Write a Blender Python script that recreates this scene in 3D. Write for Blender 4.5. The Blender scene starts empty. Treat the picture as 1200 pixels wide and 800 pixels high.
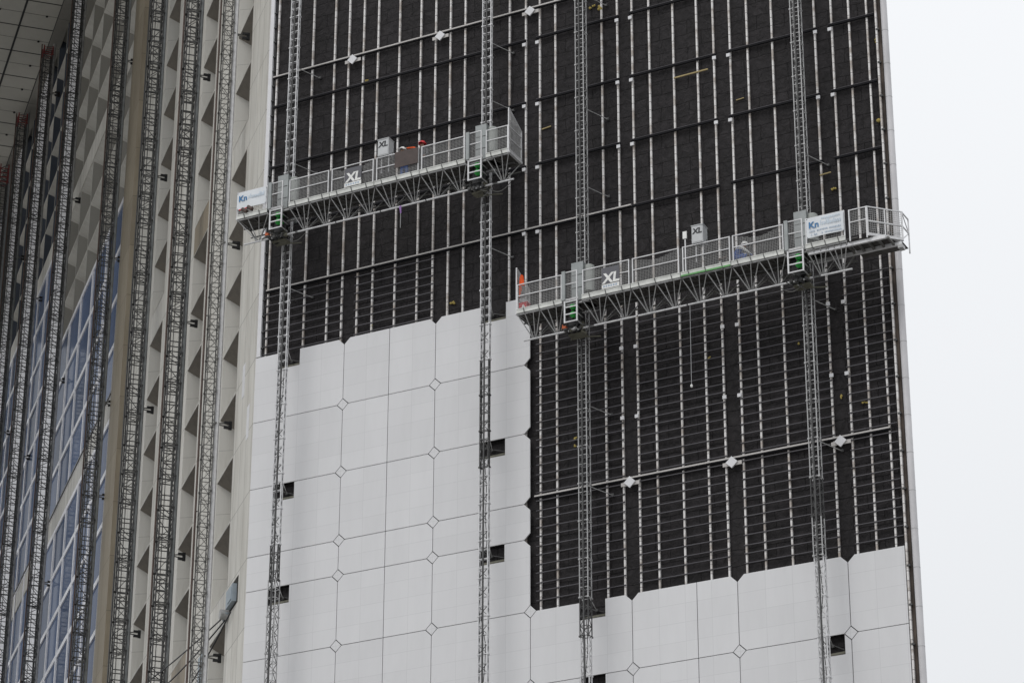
import bpy, bmesh, math, random
from mathutils import Vector, Matrix
random.seed(7)
R = math.radians
scene = bpy.context.scene
COL = scene.collection
S2 = math.sqrt(2.0)
XC = -11.85                                   # the vertical edge between the reclad front and the deep inner face

# ------------------------------------------------------------------ camera
MC = Matrix(((0.88887934, 0.19508021, -0.41453255),
             (0.45813614, -0.38281434, 0.80222469),
             (0.00219085, 0.90299329, 0.42964905)))   # columns: right, up, forward
cam_d = bpy.data.cameras.new('camera')
cam = bpy.data.objects.new('camera', cam_d)
COL.objects.link(cam)
rt, up, fw = MC.col[0], MC.col[1], MC.col[2]
m = Matrix.Identity(4)
for i in range(3):
    m[i][0], m[i][1], m[i][2] = rt[i], up[i], -fw[i]
m[0][3], m[1][3], m[2][3] = 48.91484, -94.66251, 1.70141
cam.matrix_world = m
cam_d.sensor_width = 36
cam_d.lens = 3530 / 1200 * 36
cam_d.clip_start = 0.5
cam_d.clip_end = 6000
scene.camera = cam

# ------------------------------------------------------------------ materials
MATS = {}

def nodes_of(name):
    mt = bpy.data.materials.new(name)
    mt.use_nodes = True
    nt = mt.node_tree
    b = nt.nodes['Principled BSDF']
    MATS[name] = mt
    return mt, nt, b

def mat(name, col, rough=0.6, metal=0.0, var=0.12, scale=3.0, bump=0.0, stretch=(1, 1, 1), rnd=0.0, spec=0.4):
    mt, nt, b = nodes_of(name)
    N, L = nt.nodes, nt.links
    tc = N.new('ShaderNodeTexCoord')
    mp = N.new('ShaderNodeMapping')
    mp.inputs['Scale'].default_value = stretch
    L.new(tc.outputs['Object'], mp.inputs['Vector'])
    no = N.new('ShaderNodeTexNoise')
    no.inputs['Scale'].default_value = scale
    no.inputs['Detail'].default_value = 6
    no.inputs['Roughness'].default_value = 0.65
    L.new(mp.outputs['Vector'], no.inputs['Vector'])
    mr = N.new('ShaderNodeMapRange')
    mr.inputs['From Min'].default_value = 0.3
    mr.inputs['From Max'].default_value = 0.7
    mr.inputs['To Min'].default_value = 1 - var
    mr.inputs['To Max'].default_value = 1 + var
    L.new(no.outputs['Fac'], mr.inputs['Value'])
    fac = mr.outputs['Result']
    if rnd:
        oi = N.new('ShaderNodeObjectInfo')
        m2 = N.new('ShaderNodeMapRange')
        m2.inputs['To Min'].default_value = 1 - rnd
        m2.inputs['To Max'].default_value = 1 + rnd
        L.new(oi.outputs['Random'], m2.inputs['Value'])
        mu = N.new('ShaderNodeMath'); mu.operation = 'MULTIPLY'
        L.new(fac, mu.inputs[0]); L.new(m2.outputs['Result'], mu.inputs[1])
        fac = mu.outputs[0]
    vm = N.new('ShaderNodeVectorMath'); vm.operation = 'SCALE'
    vm.inputs[0].default_value = col
    L.new(fac, vm.inputs['Scale'])
    L.new(vm.outputs['Vector'], b.inputs['Base Color'])
    b.inputs['Roughness'].default_value = rough
    b.inputs['Metallic'].default_value = metal
    b.inputs['Specular IOR Level'].default_value = spec
    if bump:
        bp = N.new('ShaderNodeBump')
        bp.inputs['Strength'].default_value = bump
        bp.inputs['Distance'].default_value = 0.03
        L.new(no.outputs['Fac'], bp.inputs['Height'])
        L.new(bp.outputs['Normal'], b.inputs['Normal'])
    return mt

def stone(name, col, bw, bh, ox, oz, mortar=0.012, mdark=0.8, tone=0.05, stain=0.1, staincol=None, rough=0.55, axis='XZ', shift=0.0, rnd=0.0):
    """slabs with thin joints: a brick texture on (object x, object z), noise stains and rain streaks"""
    mt, nt, b = nodes_of(name)
    N, L = nt.nodes, nt.links
    tc = N.new('ShaderNodeTexCoord')
    sx = N.new('ShaderNodeSeparateXYZ')
    L.new(tc.outputs['Object'], sx.inputs[0])
    ax = N.new('ShaderNodeMath'); ax.operation = 'SUBTRACT'; ax.inputs[1].default_value = ox
    az = N.new('ShaderNodeMath'); az.operation = 'SUBTRACT'; az.inputs[1].default_value = oz
    L.new(sx.outputs['X'], ax.inputs[0]); L.new(sx.outputs['Z' if axis == 'XZ' else 'Y'], az.inputs[0])
    cb = N.new('ShaderNodeCombineXYZ')
    L.new(ax.outputs[0], cb.inputs['X']); L.new(az.outputs[0], cb.inputs['Y'])
    br = N.new('ShaderNodeTexBrick')
    br.offset = shift; br.offset_frequency = 2; br.squash = 1
    br.inputs['Scale'].default_value = 1
    br.inputs['Brick Width'].default_value = bw
    br.inputs['Row Height'].default_value = bh
    br.inputs['Mortar Size'].default_value = mortar
    br.inputs['Mortar Smooth'].default_value = 0.3
    br.inputs['Bias'].default_value = 0
    c = Vector(col)
    br.inputs['Color1'].default_value = (*(c * (1 - tone)), 1)
    br.inputs['Color2'].default_value = (*(c * (1 + tone)), 1)
    br.inputs['Mortar'].default_value = (*(c * mdark), 1)
    L.new(cb.outputs[0], br.inputs['Vector'])
    no = N.new('ShaderNodeTexNoise'); no.inputs['Scale'].default_value = 0.6
    no.inputs['Detail'].default_value = 8; no.inputs['Roughness'].default_value = 0.7
    mp = N.new('ShaderNodeMapping'); mp.inputs['Scale'].default_value = (2.5, 2.5, 0.45)
    L.new(tc.outputs['Object'], mp.inputs['Vector']); L.new(mp.outputs['Vector'], no.inputs['Vector'])
    mr = N.new('ShaderNodeMapRange')
    mr.inputs['From Min'].default_value = 0.42; mr.inputs['From Max'].default_value = 0.72
    mr.inputs['To Min'].default_value = 0; mr.inputs['To Max'].default_value = stain
    L.new(no.outputs['Fac'], mr.inputs['Value'])
    mx = N.new('ShaderNodeMix'); mx.data_type = 'RGBA'
    L.new(mr.outputs['Result'], mx.inputs['Factor'])
    L.new(br.outputs['Color'], mx.inputs['A'])
    sc = staincol or (c * 0.45)
    mx.inputs['B'].default_value = (*sc, 1)
    res = mx.outputs['Result']
    if rnd:
        oi = N.new('ShaderNodeObjectInfo'); m3 = N.new('ShaderNodeMapRange')
        m3.inputs['To Min'].default_value = 1 - rnd; m3.inputs['To Max'].default_value = 1 + rnd
        L.new(oi.outputs['Random'], m3.inputs['Value'])
        sc3 = N.new('ShaderNodeVectorMath'); sc3.operation = 'SCALE'
        L.new(res, sc3.inputs[0]); L.new(m3.outputs['Result'], sc3.inputs['Scale']); res = sc3.outputs['Vector']
    L.new(res, b.inputs['Base Color'])
    b.inputs['Roughness'].default_value = rough
    b.inputs['Specular IOR Level'].default_value = 0.3
    return mt

def membrane_mat():
    mt, nt, b = nodes_of('black insulation membrane')
    N, L = nt.nodes, nt.links
    tc = N.new('ShaderNodeTexCoord')
    sx = N.new('ShaderNodeSeparateXYZ'); L.new(tc.outputs['Object'], sx.inputs[0])
    cb = N.new('ShaderNodeCombineXYZ'); L.new(sx.outputs['X'], cb.inputs['X']); L.new(sx.outputs['Z'], cb.inputs['Y'])
    n0 = N.new('ShaderNodeTexNoise'); n0.inputs['Scale'].default_value = 1.3; n0.inputs['Detail'].default_value = 3
    L.new(cb.outputs[0], n0.inputs['Vector'])
    ad = N.new('ShaderNodeMix'); ad.data_type = 'VECTOR'; ad.inputs['Factor'].default_value = 0.16
    L.new(cb.outputs[0], ad.inputs['A']); L.new(n0.outputs['Color'], ad.inputs['B'])
    br = N.new('ShaderNodeTexBrick'); br.inputs['Scale'].default_value = 1.19
    br.inputs['Brick Width'].default_value = 1.2; br.inputs['Row Height'].default_value = 0.62
    br.inputs['Mortar Size'].default_value = 0.016; br.inputs['Mortar Smooth'].default_value = 0.6
    br.inputs['Color1'].default_value = (0.0255, 0.0230, 0.0245, 1)
    br.inputs['Color2'].default_value = (0.0215, 0.0195, 0.0205, 1)
    br.inputs['Mortar'].default_value = (0.011, 0.0095, 0.0105, 1)
    L.new(ad.outputs['Result'], br.inputs['Vector'])
    no = N.new('ShaderNodeTexNoise'); no.inputs['Scale'].default_value = 3.2; no.inputs['Detail'].default_value = 8
    no.inputs['Roughness'].default_value = 0.7; no.inputs['Distortion'].default_value = 0.8
    L.new(cb.outputs[0], no.inputs['Vector'])
    mr = N.new('ShaderNodeMapRange'); mr.inputs['From Min'].default_value = 0.3; mr.inputs['From Max'].default_value = 0.7
    mr.inputs['To Min'].default_value = 0.45; mr.inputs['To Max'].default_value = 1.6
    L.new(no.outputs['Fac'], mr.inputs['Value'])
    mx = N.new('ShaderNodeVectorMath'); mx.operation = 'SCALE'
    L.new(br.outputs['Color'], mx.inputs[0]); L.new(mr.outputs['Result'], mx.inputs['Scale'])
    L.new(mx.outputs['Vector'], b.inputs['Base Color'])
    b.inputs['Roughness'].default_value = 0.75
    b.inputs['Specular IOR Level'].default_value = 0.25
    sm = N.new('ShaderNodeMath'); sm.operation = 'MULTIPLY_ADD'; sm.inputs[1].default_value = 0.8
    L.new(no.outputs['Fac'], sm.inputs[0]); L.new(br.outputs['Fac'], sm.inputs[2])
    bp = N.new('ShaderNodeBump'); bp.inputs['Strength'].default_value = 0.9; bp.inputs['Distance'].default_value = 0.14
    L.new(sm.outputs[0], bp.inputs['Height']); L.new(bp.outputs['Normal'], b.inputs['Normal'])
    return mt

def rail_mat():
    """pale aluminium upright, slotted: darker stripes down its length, patches of dirt"""
    mt, nt, b = nodes_of('slotted pale rail')
    N, L = nt.nodes, nt.links
    tc = N.new('ShaderNodeTexCoord')
    sx = N.new('ShaderNodeSeparateXYZ'); L.new(tc.outputs['Object'], sx.inputs[0])
    mu = N.new('ShaderNodeMath'); mu.operation = 'MULTIPLY'; mu.inputs[1].default_value = 1 / 0.3663
    L.new(sx.outputs['Z'], mu.inputs[0])
    oi = N.new('ShaderNodeObjectInfo')
    ad = N.new('ShaderNodeMath'); ad.operation = 'ADD'; L.new(mu.outputs[0], ad.inputs[0]); L.new(oi.outputs['Random'], ad.inputs[1])
    fr = N.new('ShaderNodeMath'); fr.operation = 'FRACT'; L.new(ad.outputs[0], fr.inputs[0])
    gt = N.new('ShaderNodeMath'); gt.operation = 'GREATER_THAN'; gt.inputs[1].default_value = 0.91
    L.new(fr.outputs[0], gt.inputs[0])
    no = N.new('ShaderNodeTexNoise'); no.inputs['Scale'].default_value = 2.2; no.inputs['Detail'].default_value = 5
    L.new(tc.outputs['Object'], no.inputs['Vector'])
    cr = N.new('ShaderNodeValToRGB')
    cr.color_ramp.elements[0].position = 0.35; cr.color_ramp.elements[0].color = (0.42, 0.37, 0.33, 1)
    cr.color_ramp.elements[1].position = 0.55; cr.color_ramp.elements[1].color = (0.78, 0.76, 0.75, 1)
    L.new(no.outputs['Fac'], cr.inputs['Fac'])
    mx = N.new('ShaderNodeMix'); mx.data_type = 'RGBA'
    L.new(gt.outputs[0], mx.inputs['Factor']); L.new(cr.outputs['Color'], mx.inputs['A'])
    mx.inputs['B'].default_value = (0.33, 0.31, 0.30, 1)
    L.new(mx.outputs['Result'], b.inputs['Base Color'])
    b.inputs['Roughness'].default_value = 0.5
    return mt

CLAD = stone('new white cladding', (0.715, 0.715, 0.727), 1.055, 0.7325, -7.63, 38.12, mortar=0.010, mdark=0.88, tone=0.02, stain=0.09, rnd=.025, rough=0.45)
OLD = stone('weathered marble', (0.66, 0.645, 0.60), 1.0, 2.93, 0.15, 45.42, mortar=0.022, mdark=0.5, tone=0.05, stain=0.4, staincol=(0.25, 0.22, 0.17))
OLDC = stone('weathered marble of the coffers', (0.64, 0.625, 0.58), 3.6, 1.465, -0.2, 0.0, mortar=0.012, mdark=0.6, tone=0.06, stain=0.35, staincol=(0.26, 0.235, 0.19))
COFD = mat('brown coffer soffit with painted shade', (0.19, 0.17, 0.145), 0.8, var=0.25, scale=1.5)  # shade of the coffer ceilings put into the colour, far darker than the jambs
RIB = stone('brown stained marble', (0.33, 0.285, 0.215), 3.0, 2.93, 0, 45.42, mortar=0.02, mdark=0.6, tone=0.08, stain=0.6, staincol=(0.19, 0.155, 0.11))
BRN = stone('tan stained marble', (0.34, 0.29, 0.22), 1.1, 2.93, 0, 45.42, mortar=0.02, mdark=0.55, tone=0.1, stain=0.6, staincol=(0.2, 0.16, 0.11))
SHADE = stone('shade-toned marble high wall', (0.27, 0.26, 0.235), 3.9, 2.93, 34.3, 79.14, mortar=0.03, mdark=0.5, tone=0.06, stain=0.3)  # marble colour darkened to hold the dimness high up under the arch
SOF = stone('grey soffit panels', (0.50, 0.487, 0.44), 3.33, 3.1, 60.1, 0.0, mortar=0.075, mdark=0.06, tone=0.03, stain=0.15, axis='XY')
MEM = membrane_mat()
RAIL = rail_mat()
DARKRAIL = mat('dark steel angle', (0.006, 0.006, 0.008), 0.7, 0.0, spec=0.15)
THINRAIL = mat('thin grey rail', (0.078, 0.074, 0.082), 0.45, 0.2, var=0.2, scale=2)
LIGHTRAIL = mat('pale galvanised rail', (0.50, 0.48, 0.465), 0.5, 0.1, scale=1.5)
WHITE = mat('white painted metal', (0.74, 0.74, 0.76), 0.45, 0.0, var=0.06)
FRAME = mat('pale window frame', (0.88, 0.88, 0.92), 0.4, 0.0, var=0.12)
GLASS = mat('blue grey window glass', (0.11, 0.15, 0.25), 0.10, 0.0, var=0.15, scale=0.4, rnd=0.25, spec=0.004)
GLASSD = mat('dark grey window glass', (0.11, 0.125, 0.155), 0.12, 0.0, var=0.12, scale=0.4, spec=0.004)  # greyer, less saturated glass for the coffer windows
GALV = mat('galvanised steel', (0.42, 0.42, 0.42), 0.45, 0.3, var=0.25, scale=6)
GALVB = mat('bright galvanised steel', (0.66, 0.66, 0.67), 0.42, 0.15, var=0.15, scale=6)
DULL = mat('dull dark steel', (0.075, 0.075, 0.075), 0.5, 0.3, var=0.3, scale=5)
MIDST = mat('weathered grey steel', (0.15, 0.148, 0.14), 0.5, 0.3, var=0.3, scale=5)
BLACK = mat('black rubber', (0.012, 0.012, 0.013), 0.5)
REDST = mat('red painted steel', (0.20, 0.03, 0.03), 0.5, var=0.2)
RUST = mat('rusty red rail', (0.10, 0.07, 0.06), 0.7, var=0.3)
RUSTB = mat('brown stained edge', (0.07, 0.055, 0.045), 0.8, var=0.8, scale=1.3, stretch=(1, 1, .6))
BLUEG = mat('dull blue grey rail', (0.27, 0.285, 0.29), 0.5, 0.3, var=0.2)
GREEN = mat('bright green motor', (0.025, 0.31, 0.05), 0.45, var=0.35, scale=8)
GREENP = mat('green painted edge', (0.13, 0.36, 0.12), 0.5, var=0.2)
ORANGE = mat('orange fabric', (0.80, 0.11, 0.02), 0.8, var=0.15)
ORANGEB = mat('dirty orange paint', (0.45, 0.10, 0.03), 0.6, var=0.4, scale=9)
RED = mat('red plastic', (0.62, 0.03, 0.04), 0.35)
WHITEP = mat('white plastic', (0.80, 0.80, 0.78), 0.35)
TOE = mat('off white toe board', (0.66, 0.67, 0.64), 0.5, var=0.18, scale=2.5)
MESHS = mat('grey mesh wire', (0.34, 0.34, 0.335), 0.5, 0.2)
GUARDG = mat('grey painted guard', (0.30, 0.32, 0.32), 0.45, 0.2, var=0.15)
GUARDL = mat('pale plastic guard', (0.36, 0.38, 0.36), 0.3, 0.0, var=0.1)
BOXG = mat('pale grey cabinet', (0.52, 0.53, 0.54), 0.45, 0.1, var=0.06)
BROWNB = mat('brown plywood board', (0.075, 0.055, 0.050), 0.6, var=0.2)
BANNER = mat('white vinyl banner', (0.74, 0.77, 0.80), 0.45, var=0.04, scale=1)
SIGNG = mat('charcoal sign board', (0.11, 0.11, 0.125), 0.5, var=0.06)
INKB = mat('blue ink', (0.05, 0.19, 0.40), 0.5)
INKL = mat('pale blue ink', (0.58, 0.66, 0.74), 0.5)
INKG = mat('grey ink', (0.40, 0.48, 0.58), 0.5)
INKK = mat('black ink', (0.02, 0.02, 0.025), 0.5)
SKIN = mat('skin', (0.42, 0.26, 0.19), 0.6)
BLUEW = mat('blue work cloth', (0.09, 0.18, 0.52), 0.85, var=0.2, scale=8)
GREYW = mat('grey work cloth', (0.08, 0.08, 0.09), 0.85)
DECKM = mat('dark deck plate', (0.085, 0.08, 0.075), 0.7, 0.2, var=0.3)
YELL = mat('yellow insulation scrap', (0.42, 0.33, 0.10), 0.9, var=0.3, scale=10)
WOOD = mat('pale wood lath', (0.40, 0.32, 0.16), 0.8, var=0.2)
WINCHB = mat('pale blue grey housing', (0.33, 0.385, 0.43), 0.45, 0.1, var=0.1)
ROPE = mat('steel cable', (0.055, 0.055, 0.06), 0.5, 0.5)
ROPEL = mat('pale cord', (0.40, 0.40, 0.41), 0.7)
POST = mat('pale grey corner metal', (0.62, 0.61, 0.625), 0.45, 0.0, var=0.14, scale=1.2, stretch=(1, 1, .4))
GROUND = mat('grey paving', (0.24, 0.235, 0.225), 0.8, var=0.2, scale=0.2)
PURPLE = mat('purple strap', (0.30, 0.16, 0.42), 0.7)
HOLED = mat('dark cavity', (0.03, 0.028, 0.024), 0.9)
OLIVE = mat('olive bracket steel', (0.16, 0.155, 0.12), 0.6, 0.1, var=0.3)

# ------------------------------------------------------------------ mesh builder
class MB:
    def __init__(self):
        self.v, self.f, self.mi, self.mats = [], [], [], []

    def slot(self, mt):
        if mt not in self.mats:
            self.mats.append(mt)
        return self.mats.index(mt)

    def add(self, vs, fs, mt):
        o, s = len(self.v), self.slot(mt)
        self.v += [tuple(v) for v in vs]
        for f in fs:
            self.f.append(tuple(i + o for i in f)); self.mi.append(s)
        return self

    def box(self, x0, x1, y0, y1, z0, z1, mt):
        vs = [(x, y, z) for z in (z0, z1) for y in (y0, y1) for x in (x0, x1)]
        fs = [(0, 2, 3, 1), (4, 5, 7, 6), (0, 1, 5, 4), (2, 6, 7, 3), (0, 4, 6, 2), (1, 3, 7, 5)]
        return self.add(vs, fs, mt)

    def bar(self, p, q, w, mt, n=4, w2=None, cap=True):
        p, q = Vector(p), Vector(q)
        d = (q - p)
        if d.length < 1e-6:
            return self
        d.normalize()
        a = Vector((0, 0, 1)) if abs(d.z) < 0.9 else Vector((1, 0, 0))
        u = d.cross(a).normalized(); w_ = d.cross(u)
        r1 = w / 2 * (1.2 if n == 4 else 1); r2 = (w2 / 2 if w2 is not None else r1)
        vs = []
        for c, r in ((p, r1), (q, r2)):
            for k in range(n):
                t = 2 * math.pi * (k + .5) / n
                vs.append(c + u * (r * math.cos(t)) + w_ * (r * math.sin(t)))
        fs = [(k, (k + 1) % n, n + (k + 1) % n, n + k) for k in range(n)]
        if cap:
            fs += [tuple(range(n - 1, -1, -1)), tuple(range(n, 2 * n))]
        return self.add(vs, fs, mt)

    def prism(self, poly, y0, y1, mt):
        """a 2D (x, z) outline, anticlockwise seen from -y, given thickness between y0 (near) and y1"""
        n = len(poly)
        vs = [(x, y0, z) for x, z in poly] + [(x, y1, z) for x, z in poly]
        fs = [tuple(range(n)), tuple(range(2 * n - 1, n - 1, -1))]
        fs += [(k, n + k, n + (k + 1) % n, (k + 1) % n) for k in range(n)]
        return self.add(vs, fs, mt)

    def ball(self, c, r, mt, seg=12, ring=8, sz=1.0, half=False):
        vs, fs = [], []
        for i in range(ring + 1):
            th = math.pi * (i / ring) * (0.5 if half else 1)
            for k in range(seg):
                ph = 2 * math.pi * k / seg
                vs.append((c[0] + r * math.sin(th) * math.cos(ph), c[1] + r * math.sin(th) * math.sin(ph), c[2] + r * sz * math.cos(th)))
        for i in range(ring):
            for k in range(seg):
                fs.append((i * seg + k, (i + 1) * seg + k, (i + 1) * seg + (k + 1) % seg, i * seg + (k + 1) % seg))
        return self.add(vs, fs, mt)

    def mesh(self, name):
        me = bpy.data.meshes.new(name)
        me.from_pydata(self.v, [], self.f)
        for mt in self.mats:
            me.materials.append(mt)
        me.polygons.foreach_set('material_index', self.mi)
        bm = bmesh.new(); bm.from_mesh(me)
        bmesh.ops.remove_doubles(bm, verts=bm.verts, dist=1e-6)
        bmesh.ops.recalc_face_normals(bm, faces=bm.faces)
        bm.to_mesh(me); bm.free()
        me.update()
        return me

    def build(self, name, parent=None, mw=None):
        return put(self.mesh(name), name, parent, mw)

def put(me, name, parent=None, mw=None):
    o = bpy.data.objects.new(name, me)
    COL.objects.link(o)
    if parent is not None:
        o.parent = parent
    if mw is not None:
        o.matrix_basis = mw
    return o

def empty(name, loc, label, cat, group=None):
    o = bpy.data.objects.new(name, None)
    o.empty_display_size = 0.3
    COL.objects.link(o)
    o.matrix_basis = Matrix.Translation(loc)
    tag(o, label, cat, group)
    return o

def tag(o, label, cat, group=None, kind=None):
    o['label'] = label
    o['category'] = cat
    if group: o['group'] = group
    if kind: o['kind'] = kind
    return o

def off(root):                                # parts are modelled in place: undo the root's own position
    return Matrix.Translation(-Vector(root.matrix_basis.translation))

MLF = Matrix.Translation((XC, 0, 0)) @ Matrix.Rotation(R(135), 4, 'Z')     # inner face: local x along it, local y out of it
def LP(t, n, z): return MLF @ Vector((t, n, z))

def text_mesh(txt, size, mt, name, shear=0.0, depth=0.004, offset=0.0, align='CENTER'):
    cu = bpy.data.curves.new(name, 'FONT')
    cu.body = txt; cu.size = size; cu.shear = shear; cu.extrude = depth; cu.offset = offset
    cu.align_x = align; cu.align_y = 'CENTER'
    cu.resolution_u = 3
    tmp = bpy.data.objects.new('tmp', cu); COL.objects.link(tmp)
    dg = bpy.context.evaluated_depsgraph_get()
    me = bpy.data.meshes.new_from_object(tmp.evaluated_get(dg))
    bpy.data.objects.remove(tmp)
    me.materials.clear(); me.materials.append(mt)
    me.name = name
    return me

# ------------------------------------------------------------------ ground
g = MB(); g.add([(-2500, -2500, 0), (2500, -2500, 0), (2500, 2500, 0), (-2500, 2500, 0)], [(0, 1, 2, 3)], GROUND)
go = g.build('ground'); go['kind'] = 'structure'; go['label'] = 'grey paved square below the tall building'

# ------------------------------------------------------------------ THE BUILDING
B = empty('arch_building', (0, 0, 0), 'tall marble arch building being reclad, black membrane above new white panels, coffered glass inner face', 'building')
ZB, ZT = 0.0, 112.0
# solid core behind the membrane: parallelogram plan
core = MB()
xr = 16.02
poly = [(XC + .35, .45), (xr, .45), (xr - 75, 75.45), (XC + .35 - 75, 75.45)]
core.add([(x, y, ZB) for x, y in poly] + [(x, y, ZT) for x, y in poly],
         [(3, 2, 1, 0), (4, 5, 6, 7), (0, 1, 5, 4), (1, 2, 6, 5), (2, 3, 7, 6), (3, 0, 4, 7)], HOLED)
core.build('core_wall', B)
mb = MB(); mb.box(XC + .22, 15.9, .22, .40, 28, ZT, MEM); mb.build('membrane', B)
# pale edge of the old cladding left of the membrane, with small hooks
tr = MB(); tr.box(XC, XC + .20, .02, .42, 54.24, ZT, WHITE)
for k in range(60):
    z = 54.6 + k * .73
    tr.box(XC + .20, XC + .30, .04, .09, z, z + .05, DULL)
tr.build('edge_trim', B)
tr = MB(); tr.box(XC + .2005, XC + .30, .12, .218, 54.24, ZT, BLACK); tr.build('edge_seal', B)

# --- uprights on the membrane
VX = [-11.47, -9.70, -8.61, -7.91, -7.19, -6.48, -5.44, -4.41, -3.70, -3.0, -2.3, -.22,
      .53, 1.17, 1.88, 3.97, 4.67, 5.32, 6.07, 7.12, 8.15, 8.86, 9.56, 10.30, 11.35, 13.14, 13.85, 14.57, 15.30]
for x in VX:
    z0 = 53.3 if x < .3 else 40.3
    v = MB(); v.box(x - .034, x + .034, .13, .217, z0, ZT, RAIL); v.build('vertical_rail', B)
# --- horizontal rails
COLS = [-7.63, -3.42, .80, 5.0, 9.22, 13.5]
def seg_rails(z, x0, x1, gap, y0, y1, h, mt, name, notch=None):
    mbx = MB(); xs = x0
    for c in COLS:
        if x0 < c < x1 and (notch is None or c in notch):
            mbx.box(xs, c - gap, y0, y1, z, z + h, mt); xs = c + gap
    mbx.box(xs, x1, y0, y1, z, z + h, mt)
    return mbx.build(name, B)
z = 54.30
while z < 57.1:                                # thin rails low left
    zz = z + random.uniform(-.015, .015)
    mbx = MB(); xs = XC + .3
    for c, gp in ((-7.55, .26), (-3.36, .26)):
        mbx.box(xs, c - gp, .085, .127, zz, zz + .036, THINRAIL); xs = c + gp
    if xs < -3.2: mbx.box(xs, -3.2, .085, .127, zz, zz + .036, THINRAIL)
    mbx.build('horizontal_rail', B); z += .372
for zj in (38.12, 41.05, 43.98, 46.91, 49.84):  # thin rails of the big field at right, in uneven pairs
    for o_ in (.05, .40, .78, 1.10, 1.50, 1.84, 2.23, 2.58):
        zz = zj + o_
        if 41.15 < zz < 52.2:
            seg_rails(zz, 1.0, 15.62, .27 if True else 0, .085, .127, .034, THINRAIL, 'horizontal_rail', (5.0, 9.22, 13.5))
for zz in (74.8, 77.7, 65.92, 62.98, 60.04, 57.12, 54.2):    # dark angles of the upper field
    if zz < 56 : continue
    if zz > 68: x1_ = 15.6
    seg_rails(zz, XC + .3, 15.62, .24, .055, .125, .085, DARKRAIL, 'dark_angle', (.80, 5.0, 9.22, 13.5))
    seg_rails(zz + .088, XC + .3, 15.62, .24, .05, .127, .016, THINRAIL, 'horizontal_rail', (.80, 5.0, 9.22, 13.5))
for zz, x0, x1 in ((67.44, -11.6, 5.0), (57.20, -11.5, 5.2), (45.66, .95, 15.35)):
    mbx = MB(); mbx.box(x0, x1, .035, .125, zz, zz + .06, LIGHTRAIL); mbx.build('pale_rail', B)
    mbx = MB(); mbx.box(x0, x1, .06, .126, zz - .06, zz - .012, DARKRAIL); mbx.build('dark_angle', B)
# --- white clips beside the diamond columns
for zc, cs in ((65.68, COLS[2:4]), (62.78, COLS[2:]), (59.86, COLS[2:]), (51.02, COLS[3:]), (48.1, COLS[3:]), (56.95, COLS[2:3])):
    for c in cs:
        for s in (-1, 1):
            k = MB(); x = c + s * .32 - (.02 if s > 0 else -.02)
            k.box(x - .075, x + .075, .02, .07, zc - .02 * s, zc + .14 - .02 * s, WHITE)
            k.box(x - .02, x + .02, .07, .127, zc + .02, zc + .12, WHITE)
            k.build('clip', B)
# --- stone diamonds already hung on the membrane
def diamond(x, z, r, y0, y1, mt, name, par=B):
    d = MB(); d.prism([(x - r, z), (x, z - r), (x + r, z), (x, z + r)], y0, y1, mt); return d.build(name, par)
for x, z in ((-7.62, 67.24), (-3.4, 67.24), (.81, 67.26), (5.0, 45.48), (9.16, 45.48), (13.46, 45.48)):
    d = diamond(x, z, .235, -.06, -.01, WHITE, 'diamond_panel')
    d['label'] = 'white stone diamond fixed alone on the black membrane'
    b = MB(); b.box(x - .38, x + .38, .0, .035, z - .12, z + .03, LIGHTRAIL); b.build('bracket', d)

# --- white cladding panels
ZJ = [54.19, 51.265, 48.335, 45.42, 43.95, 41.045, 38.12, 35.2, 32.3]
G, CUT = .0135, .265
def clad_panel(x0, x1, z0, z1, cl, notches=()):
    """cl: which corners are cut for a diamond (bl, br, tr, tl); notches: hole (xa, xb, depth) in the top edge"""
    a0, a1, b0, b1 = x0 + G, x1 - G, z0 + G, z1 - G
    c = CUT - G
    p = []
    p += [(a0, b0 + c), (a0 + c, b0)] if cl[0] else [(a0, b0)]
    p += [(a1 - c, b0), (a1, b0 + c)] if cl[1] else [(a1, b0)]
    p += [(a1, b1 - c), (a1 - c, b1)] if cl[2] else [(a1, b1)]
    for xa, xb, dp in notches:
        p += [(xb, b1), (xb, b1 - dp), (xa, b1 - dp), (xa, b1)]
    p += [(a0 + c, b1), (a0, b1 - c)] if cl[3] else [(a0, b1)]
    mb_ = MB(); mb_.prism(p, 0.0, .05, CLAD)
    return mb_.build('cladding_panel', B)
NOT = {0: {54.19: (-10.74, -9.72, .72), 48.335: (-10.80, -9.77, .70), 43.95: (-10.82, -9.83, .72), 38.12: (-10.84, -9.85, .7)},
       2: {54.19: (-1.33, -.27, .72), 48.335: (-1.36, -.29, .70), 43.95: (-1.38, -.30, .70), 38.12: (-1.4, -.32, .7)},
       3: {41.045: (2.86, 3.91, .69), 38.12: (2.84, 3.89, .7), 35.2: (2.82, 3.87, .7)},
       5: {38.12: (12.52, 13.25, .74), 35.2: (12.5, 13.2, .7)}}
DI = []
def field(cols, zs, base):
    for zi in range(len(zs) - 1):
        z1, z0 = zs[zi], zs[zi + 1]
        for ci in range(len(cols) - 1):
            x0, x1 = cols[ci], cols[ci + 1]
            key = base + ci
            lc, rc = x0 in COLS, x1 in COLS
            nt = NOT.get(key, {}).get(z1)
            mid = {1: -5.53, 4: 7.61}.get(key)
            if mid:
                clad_panel(x0, mid, z0, z1, (lc, 0, 0, lc)); clad_panel(mid, x1, z0, z1, (0, rc, rc, 0))
            else:
                clad_panel(x0, x1, z0, z1, (lc, rc, rc, lc), [nt] if nt else ())
field([XC, -7.63, -3.42, .80], ZJ, 0)
field([.80, 5.0, 9.22, 13.5, 15.66], ZJ[5:], 3)
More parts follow.
